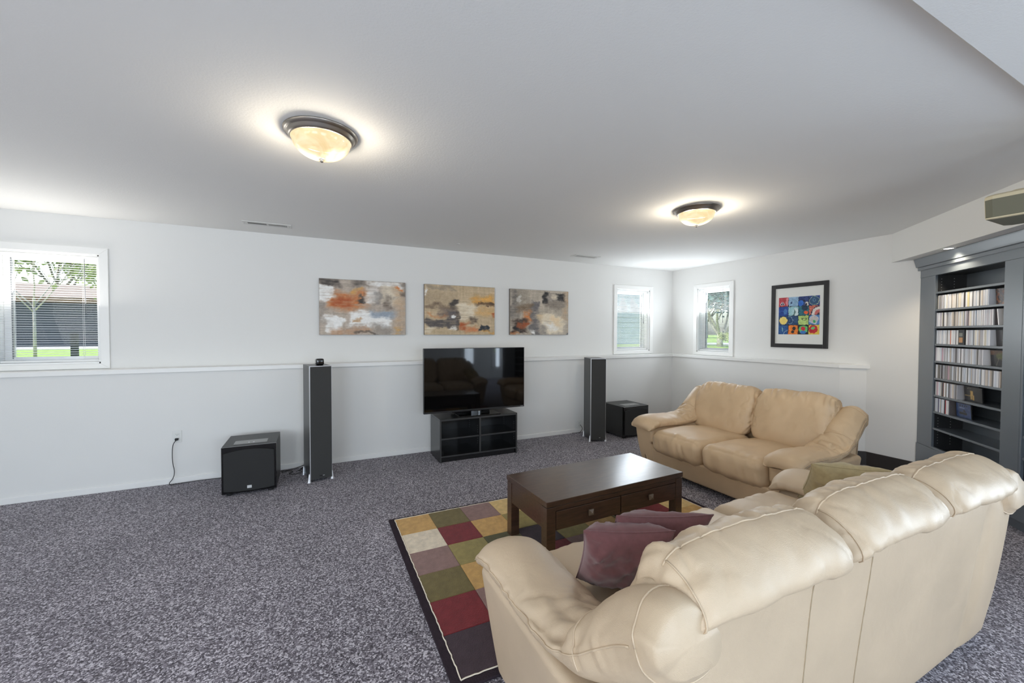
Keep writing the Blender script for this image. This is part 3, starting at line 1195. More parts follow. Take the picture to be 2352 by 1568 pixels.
OR, RU, WH, GY, DK, TN, CR, GD, BL = (206, 128, 74), (176, 92, 52), (242, 240, 236), (140, 134, 128), (74, 68, 64), (196, 164, 130), (228, 214, 190), (214, 160, 88), (150, 160, 172)
canvas('abstract canvas with rust orange patch and big white splash, leftmost of three', -4.684, abstract((184, 170, 156), [
    (.00, .20, .88, 1.05, DK, .05, .8), (.33, .50, .90, 1.02, DK, .06, .7), (.55, .95, .88, .98, WH, .04, .7),
    (.10, .50, .45, .80, OR, .08, .75), (.16, .36, .50, .72, RU, .05, .8), (-.05, .13, .62, .88, WH, .025, .95),
    (.40, .50, .62, .70, DK, .025, .9), (.30, .46, .78, .86, GD, .03, .7), (.50, .66, .62, .86, WH, .04, .55),
    (.60, .70, .55, .78, GY, .03, .6), (.70, .93, .58, .88, CR, .04, .6), (.74, .82, .48, .70, (120, 108, 98), .03, .7),
    (.32, .82, .15, .42, WH, .04, 1.0), (.60, .86, .32, .44, BL, .04, .8), (.06, .25, .07, .32, WH, .02, .95),
    (.36, .44, .20, .28, TN, .02, .9), (.86, .97, .10, .9, TN, .04, .5), (.0, .06, .2, .6, GY, .03, .5),
    (.10, .55, .00, .12, (188, 150, 120), .04, .7), (.60, .80, .05, .20, GY, .04, .6), (.42, .66, .0, .05, DK, .02, .6),
    (.84, .93, .03, .15, GD, .03, .6), (.94, 1.02, .75, 1.0, DK, .03, .5), (.89, .93, .85, .92, OR, .015, .9)], 11))
canvas('abstract canvas in golden tan with dark grey band, middle of three', -3.534, abstract((196, 174, 142), [
    (.0, .42, .60, .86, (176, 156, 128), .06, .7), (.0, .40, .90, .98, (150, 138, 122), .03, .7), (.66, 1.02, .62, .84, GD, .06, .9),
    (.80, .98, .72, .80, (232, 176, 92), .04, .8), (.70, 1.0, .60, .68, (90, 70, 54), .02, .8), (.0, .42, .52, .60, (110, 92, 76), .03, .8),
    (.36, .46, .52, .74, DK, .03, .9), (.20, .46, .36, .56, (128, 112, 100), .05, .8), (.02, .30, .36, .42, OR, .04, .5),
    (.02, .44, .12, .30, (92, 86, 84), .03, .95), (.30, .46, .28, .50, (96, 90, 92), .05, .8), (.46, .74, .30, .66, CR, .05, .85),
    (.72, 1.0, .36, .56, (214, 172, 116), .05, .7), (.60, .74, .20, .34, (104, 90, 78), .04, .85), (.46, .60, .06, .22, RU, .04, .85),
    (.60, .76, .02, .12, (206, 130, 84), .04, .8), (.76, .91, .06, .18, (52, 56, 62), .012, 1.0), (.36, .42, .32, .37, WH, .012, .95),
    (.0, .10, .0, .14, CR, .03, .8), (.32, .42, .07, .13, WH, .02, .8), (.94, 1.0, .35, .45, RU, .02, .8), (.80, .98, .03, .09, GD, .02, .7),
    (.0, .03, .75, .9, WH, .01, .7), (.42, .46, .05, .5, (88, 78, 70), .015, .7)], 23))
canvas('abstract canvas with charcoal drips and cream field, rightmost of three', -2.385, abstract((184, 172, 156), [
    (.0, .14, .40, 1.0, (118, 112, 106), .06, .8), (.12, .30, .60, .98, (150, 140, 126), .05, .7), (.56, .66, .70, 1.0, (52, 50, 50), .03, .95),
    (.66, .78, .72, .98, (150, 140, 130), .04, .8), (.80, .93, .72, .98, (48, 47, 48), .03, .95), (.60, .92, .56, .74, (128, 118, 108), .06, .7),
    (.72, .82, .78, .94, CR, .02, .6), (.33, .48, -.05, .74, (112, 108, 108), .03, .9), (.12, .36, .50, .66, (120, 100, 80), .04, .7),
    (.12, .20, .76, .88, WH, .015, .5), (.22, .36, .30, .50, OR, .04, .85), (.04, .28, .04, .36, (70, 58, 52), .05, .95),
    (.05, .18, .06, .20, (38, 38, 42), .03, .9), (.12, .30, .18, .30, RU, .03, .7), (.0, .12, .0, .08, OR, .03, .7),
    (.48, .66, .28, .42, (226, 196, 150), .05, .8), (.55, .92, .05, .45, CR, .05, .95), (.70, .86, .25, .42, (232, 206, 168), .05, .7),
    (.62, .78, .12, .28, WH, .05, .7), (.50, .60, .02, .20, GY, .03, .6), (.33, .40, .02, .12, WH, .02, .7), (.92, 1.0, .3, 1.0, TN, .03, .5),
    (.93, 1.0, -.02, .03, (80, 86, 96), .01, .9)], 37))

# framed print on the right wall: sixteen painted squares
fp = thing('framed_print', 'black framed print of sixteen painted colour squares', 'picture', (D, -1.808, 1.240), -PI / 2)
fw, fh, fb = .648, .792, .048
m = MB()
m.box(-fw / 2, -fw / 2 + fb, -.024, 0, 0, fh)
m.box(fw / 2 - fb, fw / 2, -.024, 0, 0, fh)
m.box(-fw / 2 + fb, fw / 2 - fb, -.024, 0, 0, fb)
m.box(-fw / 2 + fb, fw / 2 - fb, -.024, 0, fh - fb, fh)
m.build('frame', M['frame'], fp, bevel=.003)
box('mat_board', -fw / 2 + fb - .002, fw / 2 - fb + .002, -.012, -.006, fb - .002, fh - fb + .002, M['mount'], fp)
SQ = [[(176, 60, 68), (140, 172, 200), (44, 62, 112), (36, 66, 128)],
      [(32, 66, 140), (146, 190, 196), (44, 104, 118), (198, 108, 92)],
      [(38, 68, 108), (40, 74, 112), (178, 204, 120), (86, 132, 186)],
      [(34, 82, 140), (232, 128, 48), (36, 38, 40), (222, 190, 76)]]
# (row, col, cu, cv, ru, rv, rgb, ring width or 0)
BL_ = [(0, 0, .30, .25, .13, .12, (224, 214, 220), 0), (0, 0, .5, .28, .12, .11, (224, 214, 220), 0), (0, 0, .40, .42, .11, .11, (224, 214, 220), 0),
       (0, 0, .30, .25, .09, .08, (38, 48, 70), 0), (0, 0, .5, .28, .09, .08, (38, 48, 70), 0), (0, 0, .40, .42, .07, .07, (38, 48, 70), 0),
       (0, 0, .95, .5, .22, .5, (214, 132, 136), 0), (0, 1, .3, .4, .07, .12, (52, 70, 110), 0), (0, 2, .5, .5, .14, .12, (30, 36, 54), 0),
       (0, 2, .85, .2, .22, .22, (206, 200, 196), 0), (0, 2, .75, .15, .1, .12, (44, 40, 44), 0), (0, 2, .2, .3, .3, .3, (48, 104, 190), 0),
       (0, 3, .5, .5, .46, .46, (170, 190, 150), .05), (0, 3, .5, .5, .42, .42, (52, 84, 116), 0), (0, 3, .5, .55, .12, .16, (96, 132, 160), .05),
       (1, 0, .7, .45, .18, .3, (70, 116, 176), 0), (1, 1, .75, .4, .25, .45, (204, 220, 220), 0), (1, 1, .55, .35, .18, .34, (92, 122, 118), 0), (1, 1, .46, .42, .13, .32, (170, 205, 208), 0),
       (1, 2, .6, .8, .28, .3, (30, 52, 74), 0), (1, 2, .75, .3, .19, .17, (226, 96, 50), 0),
       (1, 3, 1.0, .0, .85, .95, (52, 44, 62), 0), (1, 3, 1.0, .0, .75, .85, (222, 214, 206), 0), (1, 3, 1.0, .0, .5, .58, (196, 104, 98), 0), (1, 3, 1.0, .0, .26, .24, (58, 40, 56), 0),
       (2, 0, .5, .5, .42, .42, (236, 210, 116), 0), (2, 1, .05, .5, .42, .42, (150, 176, 196), .04), (2, 1, .8, .5, .4, .4, (34, 60, 96), .04),
       (2, 2, .58, .6, .24, .14, (50, 56, 40), .045), (2, 3, .48, .55, .44, .44, (206, 214, 222), .05), (2, 3, .48, .55, .37, .38, (196, 188, 184), 0), (2, 3, .52, .36, .13, .17, (72, 168, 104), 0),
       (3, 0, .9, -.05, .4, .45, (170, 190, 200), .04), (3, 0, .4, .55, .05, .3, (130, 176, 176), 0), (3, 1, .58, .62, .17, .18, (40, 38, 40), 0), (3, 1, .45, .28, .16, .16, (40, 38, 40), 0),
       (3, 2, .5, .52, .43, .43, (98, 186, 110), 0), (3, 2, .5, .22, .32, .16, (62, 120, 190), 0), (3, 2, .5, .6, .2, .2, (206, 44, 60), 0),
       (3, 3, .45, .54, .42, .42, (190, 40, 52), 0), (3, 3, .42, .66, .16, .16, (110, 190, 120), 0)]


def squares(U, V):
    n = len(U)
    wu = U + .010 * n3(U * 26, V * 26, 0, 5)
    wv = V + .010 * n3(U * 26, V * 26, 3, 6)
    ci = np.clip((wu * 4).astype(int), 0, 3)
    ri = np.clip(((1 - wv) * 4).astype(int), 0, 3)
    cu = wu * 4 - ci
    cv = wv * 4 - (3 - ri)
    C = np.array(SQ, float)[ri, ci]
    tex = n3(U * 60, V * 60, 0, 8) * 14 + n3(U * 24 + V * 14, V * 30, 0, 9) * 12
    C = C + tex[:, None]
    for (r_, c_, a, b, ra, rb, colr, ring) in BL_:
        on = (ri == r_) & (ci == c_)
        q = np.sqrt(((cu - a) / ra) ** 2 + ((cv - b) / rb) ** 2) + .06 * n3(U * 60, V * 60, 1, 15)
        k = on & (q < 1)
        if ring:
            k &= q > 1 - ring / min(ra, rb)
        C[k] = np.array(colr) + tex[k][:, None] * .6
    gl = np.minimum(np.minimum(cu, 1 - cu), np.minimum(cv, 1 - cv)) + .015 * n3(U * 40, V * 40, 2, 12)
    inner = (U > .02) & (U < .98) & (V > .02) & (V < .98)
    C[(gl < .022) & inner] = (26, 32, 42)
    return C


art_grid('painted_squares', .468, .462, 150, 148, squares, M['paint'], fp, -.0130, .165)


# ================================================================== BOOKCASE WITH CDs
cs, cc = -1.955, 3.07
bk_loc = ((cs * 2 ** .5 + cc) / 2, (cs * 2 ** .5 - cc) / 2, 0)
BR = math.radians(-135)
bk = thing('bookcase', 'dark slate built-in bookcase set diagonally, filled with rows of discs', 'bookcase', bk_loc, BR)
LX = 2.28
DEP = .235
ox0, ox1, oz0, oz1 = .220, 1.005, .345, 1.958     # first bay opening
bx0, bx1 = 1.190, 1.98                            # second bay
SH = [1.805, 1.645, 1.486, 1.325, 1.168, 1.010, .852, .699, .545]
box('left_side', .012, .030, .02, DEP, .09, 2.06, M['case'], bk)
box('right_side', LX - .030, LX - .012, .02, DEP, .09, 2.06, M['case'], bk)
box('back_panel', .03, LX - .03, DEP - .012, DEP, .09, 2.06, M['case'], bk)
for (a, b) in ((0, ox0), (ox1, ox1 + .165), (ox1 + .167, bx0), (bx1, LX)):
    box('stile', a + .0005, b - .0005, 0, .020, .350, 1.960, M['case'], bk, bevel=.0015)
box('top_rail', 0, LX, -.002, .020, 1.9605, 2.045, M['case'], bk, bevel=.001)
for (a, b) in ((ox0, ox1), (bx0, bx1)):
    box('bottom_rail', a, b, .0, .020, .349, .3655, M['case'], bk)
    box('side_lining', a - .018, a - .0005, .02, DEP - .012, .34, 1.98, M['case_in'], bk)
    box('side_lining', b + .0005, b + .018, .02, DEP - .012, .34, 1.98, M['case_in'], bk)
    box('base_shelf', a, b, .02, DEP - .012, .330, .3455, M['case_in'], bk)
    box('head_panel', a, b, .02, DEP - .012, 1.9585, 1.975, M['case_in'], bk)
    for z in SH:
        box('shelf', a + .001, b - .001, .006, DEP - .013, z - .0175, z, M['case'], bk, bevel=.001)
    q = MB()
    for xx, s in ((a, 1), (b, -1)):
        for yy in (.045, .135):
            for zz in list(np.arange(.40, .66, .026)) + list(np.arange(1.82, 1.95, .026)):
                q.box(xx, xx + s * .0008, yy - .003, yy + .003, zz - .003, zz + .003)
    q.build('pin_holes', M['plate_grey'], bk)
box('base_board', 0, LX, -.006, .020, .09, .3485, M['case'], bk, bevel=.0015)
box('toe_kick', .0, LX, .05, .066, 0.0, .09, M['case'], bk)
# crown in two steps
m = MB()
prof = [(.02, 2.05), (-.028, 2.066), (-.030, 2.078), (-.045, 2.135), (-.047, SZ - .001), (.02, SZ - .001)]
V = [(-.025, y, z) for y, z in prof] + [(LX, y, z) for y, z in prof]
n = len(prof)
m.add(V, [tuple(range(n)), tuple(range(2 * n - 1, n - 1, -1))] + [(i, (i + 1) % n, n + (i + 1) % n, n + i) for i in range(n)])
m.build('crown', M['case'], bk, bevel=.002)
box('crown_bead', -.012, LX, -.020, .02, 2.030, 2.062, M['case'], bk, bevel=.004)
for zz in (.36, .40):
    pass

# discs
CDC = [(236, 236, 240), (220, 223, 230), (200, 203, 212), (243, 243, 246), (210, 217, 228), (228, 232, 240), (178, 178, 184),
       (148, 146, 146), (226, 220, 206), (206, 196, 186), (184, 176, 186), (200, 172, 184), (176, 190, 210), (92, 88, 90),
       (48, 46, 52), (178, 62, 66), (206, 112, 70), (70, 66, 130), (226, 216, 170), (120, 116, 112)]
CDN = ['white', 'pale grey', 'grey', 'white', 'pale grey', 'white', 'grey', 'dark grey', 'cream', 'beige', 'grey', 'pink', 'pale blue', 'black',
       'black', 'red', 'orange', 'dark blue', 'yellowish', 'dark grey']
CDW = [10, 9, 8, 9, 8, 8, 5, 4, 5, 4, 3, 2, 3, 2, 2, .8, .7, 1, 1.2, 3]
cd_mats = [mat('disc_spine', rgb(*c), 0.3) for c in CDC]
cd_mesh = {}


def cd_src(ci, th):
    if (ci, th) not in cd_mesh:
        m = MB()
        m.box(0, th - .0006, 0, .140, 0, .1245)
        ob = m.build('compact_disc', cd_mats[ci], None, bevel=.0008, seg=1)
        cd_mesh[(ci, th)] = (ob, [False])
    return cd_mesh[(ci, th)]


BM = Matrix.Translation(bk_loc) @ Matrix.Rotation(BR, 4, 'Z')
ROWN = ['topmost', 'second', 'third', 'fourth', 'fifth', 'sixth', 'lowest']
rng = random.Random(5)


def cd_put(x, y, z, ci, th, label, group, lean=0.0):
    ob, used = cd_src(ci, th)
    if used[0]:
        ob = inst(ob)
    used[0] = True
    ob.matrix_world = BM @ Matrix.Translation((x, y, z)) @ Matrix.Rotation(lean, 4, 'Y')
    tag(ob, label, 'disc', group)


def cd_row(row, z, x0, x1, group_extra='', dark=0.0, lab=None):
    lab = lab or ('disc case standing spine-out in the %s row of the bookcase' % ROWN[row])
    x = x0
    while x < x1 - .010:
        th = .0104 if rng.random() < .86 else .0215
        if x + th > x1:
            break
        ci = rng.choices(range(len(CDC)), CDW)[0]
        if rng.random() < dark:
            ci = rng.choice((6, 7, 19, 13, 9))
        nm = CDN[ci]
        cd_put(x, .010 + rng.uniform(0, .006), z + .0003, ci, th, nm + ' ' + lab, '%s discs in the %s row%s' % (nm, ROWN[row], group_extra))
        x += th
    return x


def cover(label, x, z, fn, y=.05, w=.142, lean=0.06, n=26, depth=.010):
    r = thing('compact_disc', label, 'disc')
    r.matrix_world = BM @ Matrix.Translation((x + w / 2, y, z + .0005)) @ Matrix.Rotation(lean, 4, 'X')
    box('jewel_case', -w / 2, w / 2, 0, depth, 0, .1245, M['black_plastic'], r, bevel=.001)
    art_grid('printed_cover', w - .010, .119, n, n, fn, M['print'], r, -.0006, .0025)
    return r


def mix(C, k, col):
    return C * (1 - k[:, None]) + np.array(col, float) * k[:, None]


def cov_brown(U, V):
    C = np.tile(np.array((62, 40, 32), float), (len(U), 1))
    a = n3(U * 6, V * 6, 0, 41)
    b = n3(U * 14, V * 12, 0, 42)
    C = mix(C, sm(a, .0, .5) * .8 * (1 - V * .6), (176, 98, 44))
    C = mix(C, sm(b, .35, .7) * .7, (150, 132, 112))
    C = mix(C, blob(U, V, .55, .78, .12, .45, .06) * .8, (190, 140, 60))
    return mix(C, blob(U, V, .62, .68, .3, .95, .03) * .7, (160, 126, 70))


def cov_navy(U, V):
    C = np.tile(np.array((22, 30, 46), float), (len(U), 1))
    q = np.hypot(U - .4, V - .6)
    return mix(C, (1 - sm(q, .15, .4)) * .6, (50, 66, 92))


def cov_dark(U, V):
    C = np.tile(np.array((40, 34, 32), float), (len(U), 1))
    a = n3(U * 9, V * 11, 0, 51)
    return mix(C, sm(a, .4, .7) * .7 * sm(U, .25, .5), (140, 130, 126))


def cov_olive(U, V):
    C = np.tile(np.array((26, 24, 24), float), (len(U), 1))
    C = mix(C, sm(V, .66, .74) * (.75 + .2 * n3(U * 12, V * 8, 0, 61)), (112, 74, 44))
    q = np.hypot((U - .55) * .9, V - .62) + .07 * n3(U * 18, V * 18, 0, 62)
    C = mix(C, (1 - sm(q, .12, .30)) * .85, (92, 98, 42))
    for a, b in ((.3, .12), (.8, .1)):
        t = np.abs(U - (a + (.55 - a) * V * 1.5))
        C = mix(C, (1 - sm(t, .01, .03)) * (1 - sm(V, .5, .6)) * .6, (140, 136, 120))
    return C


def cov_gold(U, V):
    C = np.tile(np.array((24, 22, 20), float), (len(U), 1))
    C = mix(C, sm(n3(U * 11, V * 11, 0, 71), .4, .7) * .5 * sm(V, .5, .8), (120, 108, 84))
    k = blob(U, V, .34, .50, .42, .74, .04) + blob(U, V, .34, .44, .12, .44, .03) + blob(U, V, .46, .56, .10, .44, .03)
    C = mix(C, np.clip(k, 0, 1) * .9, (206, 166, 84))
    C = mix(C, blob(U, V, .0, .34, .34, .42, .02) * .7, (190, 160, 100))
    return C


def cov_blue(U, V):
    C = np.tile(np.array((46, 68, 112), float), (len(U), 1)) + (10 * n3(U * 8, V * 8, 0, 81))[:, None]
    for a in (.27, .43, .57, .71):
        C = mix(C, blob(U, V, a - .035, a + .035, .78, .89, .012) * .9, (20, 26, 44))
    C = mix(C, blob(U, V, .22, .58, .66, .70, .012) * .85, (170, 186, 206))
    C = mix(C, blob(U, V, .22, .72, .22, .38, .03), (24, 22, 24))
    t = sm(.52 + .0 * U, 0, 1)
    C = mix(C, (1 - sm(np.abs(U - .56) + (V - .44) * .9, .10, .14)) * (V > .44) * (V < .58), (26, 24, 26))
    return C


rows = {0: 1.645, 1: 1.486, 2: 1.325, 3: 1.168, 4: 1.010, 5: .852, 6: .699}
cd_row(0, rows[0], ox0 + .012, .842, dark=.12)
cover('brown and orange disc cover facing out at the end of the topmost row', .853, rows[0], cov_brown)
cd_row(1, rows[1], ox0 + .010, .905)
cd_put(.938, .012, rows[1] + .0005, 3, .0104, 'white disc case leaning alone at the right end of the second row', None, -.13)
cover('dark navy disc cover standing behind the leaning white case in the second row', .862, rows[1], cov_navy, y=.165, lean=0.04)
x_ = cd_row(2, rows[2], ox0 + .008, .520, ' left of the dark box')
bxo = thing('boxed_set', 'small dark box with an orange panel standing among the discs of the third row', 'box')
bxo.matrix_world = BM @ Matrix.Translation((.555, .008, rows[2] + .0005))
box('slipcase', -.032, .040, 0, .13, 0, .128, M['black_plastic'], bxo, bevel=.001)
box('spine_panel', -.020, .022, -.0012, 0.0004, .018, .062, mat('orange_print', rgb(190, 142, 96), .5), bxo)
box('spine_band', -.020, .022, -.0012, 0.0004, .070, .100, mat('grey_print', rgb(122, 124, 118), .5), bxo)
cd_row(2, rows[2], .600, .868, ' right of the dark box', lab='disc case standing right of the dark box in the third row')
cover('very dark disc cover with grey marks at the end of the third row', .866, rows[2], cov_dark, w=.136)
cd_row(3, rows[3], ox0 + .008, .806, dark=.15)
cover('black disc cover with olive plant and brown band ending the fourth row', .818, rows[3], cov_olive, w=.168)
cd_row(4, rows[4], ox0 + .012, .978, dark=.25)
cd_row(5, rows[5], ox0 + .008, .530, dark=.25)
cover('black disc cover with a golden blotch at the end of the sixth row', .545, rows[5], cov_gold, w=.20)
cd_row(6, rows[6], ox0 + .006, .432, dark=.2)
cover('blue disc cover with black shapes at the end of the lowest row', .452, rows[6], cov_blue, w=.18, n=40)
for k, z in enumerate((1.486, 1.168, .852, .699)):
    x = bx0 + .008
    for j in range(4):
        cd_put(x, .012, z + .0003, (3, 4, 0, 13)[(j + k) % 4], .0104,
               '%s disc case at the left edge of the second bay, %s shelf down' % (('white', 'pale grey', 'white', 'black')[(j + k) % 4], ('third', 'fifth', 'seventh', 'eighth')[k]),
               'discs at the left edge of the second bay')
        x += .0104

# projector hanging near the right edge
pj = thing('ceiling_projector', 'beige projector hanging from the ceiling above the long sofa', 'projector', (-2.0, -4.13, 1.99))
prf = [(-.135, .012), (-.128, .002), (.128, .002), (.135, .012), (.150, .098), (.146, .116), (.115, .128), (-.115, .128), (-.146, .116), (-.150, .098)]
ns = 14
ys = np.linspace(.19, -.19, ns)
V, F = [], []
for i, y in enumerate(ys):
    s = 1.0 if 0 < i < ns - 1 else .95
    for x, z in prf:
        V.append((x * s, y, .065 + (z - .065) * s))
k = len(prf)
mi = []
for i in range(ns - 1):
    for j in range(k):
        F.append((i * k + j, i * k + (j + 1) % k, (i + 1) * k + (j + 1) % k, (i + 1) * k + j))
        mi.append(1 if j in (9, 3, 0, 1, 2) else 0)
F += [tuple(range(k - 1, -1, -1)), tuple((ns - 1) * k + j for j in range(k))]
mi += [1, 1]
mbp = MB()
mbp.V = [tuple(v) for v in V]
mbp.F = F
mbp.mi = mi
mbp.build('shell', [M['projector'], M['projector_side']], pj, bevel=.003)
box('bottom_lip', -.137, -.128, -.185, .185, .004, .010, M['projector'], pj)
MB().lathe([(0, 0), (.04, 0), (.045, .01), (.03, .02), (0, .02)], 20, (-.02, .10, .126)).build('vent_hump', M['projector'], pj, smooth=True)
g = MB().lathe([(0, -.002), (.03, -.002), (.034, .004), (.034, .02), (0, .02)], 24).build('lens', M['gloss_black'], pj)
g.rotation_euler = (-PI / 2, 0, 0)
g.location = (.05, .188, .065)
m = MB()
m.lathe([(0, .45), (.06, .45), (.06, .438), (.02, .434), (.02, .15), (.07, .148), (.07, .128), (0, .128)], 20, (.03, -.05, 0))
m.build('ceiling_mount', M['vent'], pj)
MB().tube(catmull([(-.10, -.0, .12), (-.085, -.035, .155), (-.05, -.08, .18), (0.0, -.10, .21), (.03, -.07, .30), (.03, -.05, .40)], 8), .004, 6).build('cable', M['rubber'], pj, smooth=True)


# ================================================================== RUG
rug = thing('area_rug', 'patchwork rug of coloured squares with dark border under the coffee table', 'rug', (0, 0, 0))
rx0, rx1, ry0, ry1 = -4.700, -2.345, -3.262, -1.650
bw = .045
th = .013
GOLD, OLIV, MAUV, CREAM, RED, PLUM, LGOLD, DOLIV, LOLIV = ((196, 156, 96), (112, 100, 62), (140, 112, 106), (220, 206, 184), (118, 42, 46),
                                                            (66, 52, 58), (212, 182, 124), (88, 84, 56), (150, 136, 84))
RC = [GOLD, OLIV, MAUV, CREAM, RED, PLUM, LGOLD, DOLIV, LOLIV]


def rug_mat(c, i):
    return mat('rug_pile_%d' % i, rgb(*c), 0.95, spec=0.08, noise_scale=30, noise_amt=0.14, bump=0.9, bump_scale=160, sheen=0.15)


rmats = [rug_mat(c, i) for i, c in enumerate(RC)]
G, OL, MV, CR_, RD, PL, LG, DO, LO = range(9)
grid = [[G, CR_, MV, OL, RD, PL], [OL, RD, LO, G, MV, G], [MV, G, DO, OL, LG, RD], [LG, LO, PL, RD, G, OL],
        [G, DO, LO, MV, CR_, LG], [OL, LG, G, RD, PL, MV], [RD, MV, OL, MV, LO, G], [LG, G, RD, LO, G, OL], [LO, OL, LG, G, LG, RD]]
# the column/row boundaries
gx = np.linspace(rx0 + bw, rx1 - bw, 10)
gy = np.linspace(ry1 - bw * .6, ry0 + bw, 7)
sq_src = {}
for i in range(9):
    for j in range(6):
        c = grid[i][j]
        w_, d_ = gx[1] - gx[0], gy[0] - gy[1]
        if c not in sq_src:
            o = MB().box(-w_ / 2 + .0008, w_ / 2 - .0008, -d_ / 2 + .0008, d_ / 2 - .0008, 0, th).build('pile_square', rmats[c], rug, bevel=.002, seg=1)
            sq_src[c] = o
        else:
            o = inst(sq_src[c], rug)
        o.location = ((gx[i] + gx[i + 1]) / 2, (gy[j] + gy[j + 1]) / 2, 0.0)
m = MB()
ix0, ix1, iy0, iy1 = gx[0] - .006, gx[-1] + .006, gy[-1] - .006, gy[0] + .006
m.box(rx0, ix0, ry0, ry1, 0, th - .001)
m.box(ix1, rx1, ry0, ry1, 0, th - .001)
m.box(ix0, ix1, ry0, iy0, 0, th - .001)
m.box(ix0, ix1, iy1, ry1, 0, th - .001)
m.build('border', mat('rug_border', rgb(52, 44, 50), .95, spec=.08, bump=.8, bump_scale=160, noise_scale=30, noise_amt=.12), rug, bevel=.003)
m = MB()


def wavy(p, q, n):
    out = []
    for t in np.linspace(0, 1, n):
        out.append((p[0] + (q[0] - p[0]) * t + random.uniform(-.0022, .0022), p[1] + (q[1] - p[1]) * t + random.uniform(-.0022, .0022), th - .001))
    return out


cx0, cx1, cy0, cy1 = gx[0] - .003, gx[-1] + .003, gy[-1] - .003, gy[0] + .003
for p, q, n in (((cx0, cy0), (cx0, cy1), 90), ((cx1, cy0), (cx1, cy1), 90), ((cx0, cy1), (cx1, cy1), 120), ((cx0, cy0), (cx1, cy0), 120)):
    m.tube(wavy(p, q, n), .0032, 5)
m.build('cream_outline', mat('rug_cream', rgb(224, 214, 196), .9), rug)
rug.location = (0, 0, 0.001)
TZ = th + .0022

# ================================================================== COFFEE TABLE
tb = thing('coffee_table', 'dark brown wooden coffee table with two drawers on the patchwork rug', 'table', (-3.400, -2.452, TZ), math.radians(1.6))
tw, td, thh = .572, .258, .408
box('tabletop', -tw - .004, tw + .004, -td - .004, td + .004, thh - .034, thh, M['table'], tb, bevel=.003)
lg = .062
for sx in (-1, 1):
    for sy in (-1, 1):
        x0 = sx * tw - (lg if sx > 0 else 0)
        y0 = sy * td - (lg if sy > 0 else 0)
        box('leg', x0, x0 + lg, y0, y0 + lg, 0, thh - .040, M['table'], tb, bevel=.002)
box('top_shadow_gap', -tw + .006, tw - .006, -td + .006, td - .006, thh - .041, thh - .033, M['table_dark'], tb)
ap0 = .232
for sx in (-1, 1):
    box('end_apron', sx * tw - (.024 if sx > 0 else -.004), sx * tw + (-.004 if sx > 0 else .024), -td + lg, td - lg, ap0, thh - .040, M['table'], tb, bevel=.001)
box('rear_apron', -tw + lg, tw - lg, td - .026, td - .006, ap0, thh - .040, M['table'], tb, bevel=.001)
box('drawer_rail', -tw + lg, tw - lg, -td + .004, -td + .024, thh - .066, thh - .040, M['table'], tb, bevel=.001)
for s in (-1, 1):
    a, b = (.004, tw - lg - .004) if s > 0 else (-tw + lg + .004, -.004)
    dr = MB().box(a, b, -td + .002, -td + .022, ap0 - .008, thh - .070).build('drawer', M['table'], tb, bevel=.002)
    box('drawer_box', a + .01, b - .01, -td + .022, td - .05, ap0 + .004, thh - .09, M['table_dark'], tb)
    cx, cz = (a + b) / 2, (ap0 + thh - .070) / 2 + .006
    yf = -td + .002
    mk = MB()
    k0, k1 = .010, .018
    mk.box(cx - .008, cx + .008, yf - .012, yf, cz - .008, cz + .008)
    V = [(cx - k1, yf - .012, cz - k1), (cx + k1, yf - .012, cz - k1), (cx + k1, yf - .012, cz + k1), (cx - k1, yf - .012, cz + k1),
         (cx - k1, yf - .020, cz - k1), (cx + k1, yf - .020, cz - k1), (cx + k1, yf - .020, cz + k1), (cx - k1, yf - .020, cz + k1), (cx, yf - .030, cz)]
    mk.add(V, [(3, 2, 1, 0), (0, 1, 5, 4), (1, 2, 6, 5), (2, 3, 7, 6), (3, 0, 4, 7), (4, 5, 8), (5, 6, 8), (6, 7, 8), (7, 4, 8)])
    mk.build('knob', M['knob'], dr)
box('centre_block', -.03, .032, .02, .08, ap0 - .05, ap0 + .01, M['table'], tb, bevel=.002)
box('centre_block', .012, .062, -td + .05, -td + .11, ap0 - .055, ap0 + .01, M['table'], tb, bevel=.002)


# ================================================================== SOFAS
def loft(sections, close_ends=True):
    """sections: (n, k, 3) closed rings"""
    n, k, _ = sections.shape
    V = sections.reshape(-1, 3)
    F = []
    for i in range(n - 1):
        for j in range(k):
            j2 = (j + 1) % k
            F.append((i * k + j, i * k + j2, (i + 1) * k + j2, (i + 1) * k + j))
    if close_ends:
        c0 = sections[0].mean(0)
        c1 = sections[-1].mean(0)
        V = np.vstack([V, c0[None], c1[None]])
        a, b = len(V) - 2, len(V) - 1
        for j in range(k):
            j2 = (j + 1) % k
            F.append((a, j2, j))
            F.append((b, (n - 1) * k + j, (n - 1) * k + j2))
    return V, F


def fix_normals(o):
    bm = bmesh.new()
    bm.from_mesh(o.data)
    bmesh.ops.recalc_face_normals(bm, faces=bm.faces)
    bm.to_mesh(o.data)
    bm.free()
    o.data.polygons.foreach_set('use_smooth', [True] * len(o.data.polygons))


# side profile (y, z) of a back cushion: from the seat up the front, over the ridge and down behind
BACK_PROF = [(.640, .430), (.640, .52), (.672, .64), (.712, .76), (.760, .850), (.815, .890), (.868, .893), (.922, .872),
             (.966, .838), (.990, .800), (.985, .768), (.935, .752), (.86, .73), (.80, .62), (.76, .50), (.70, .42)]


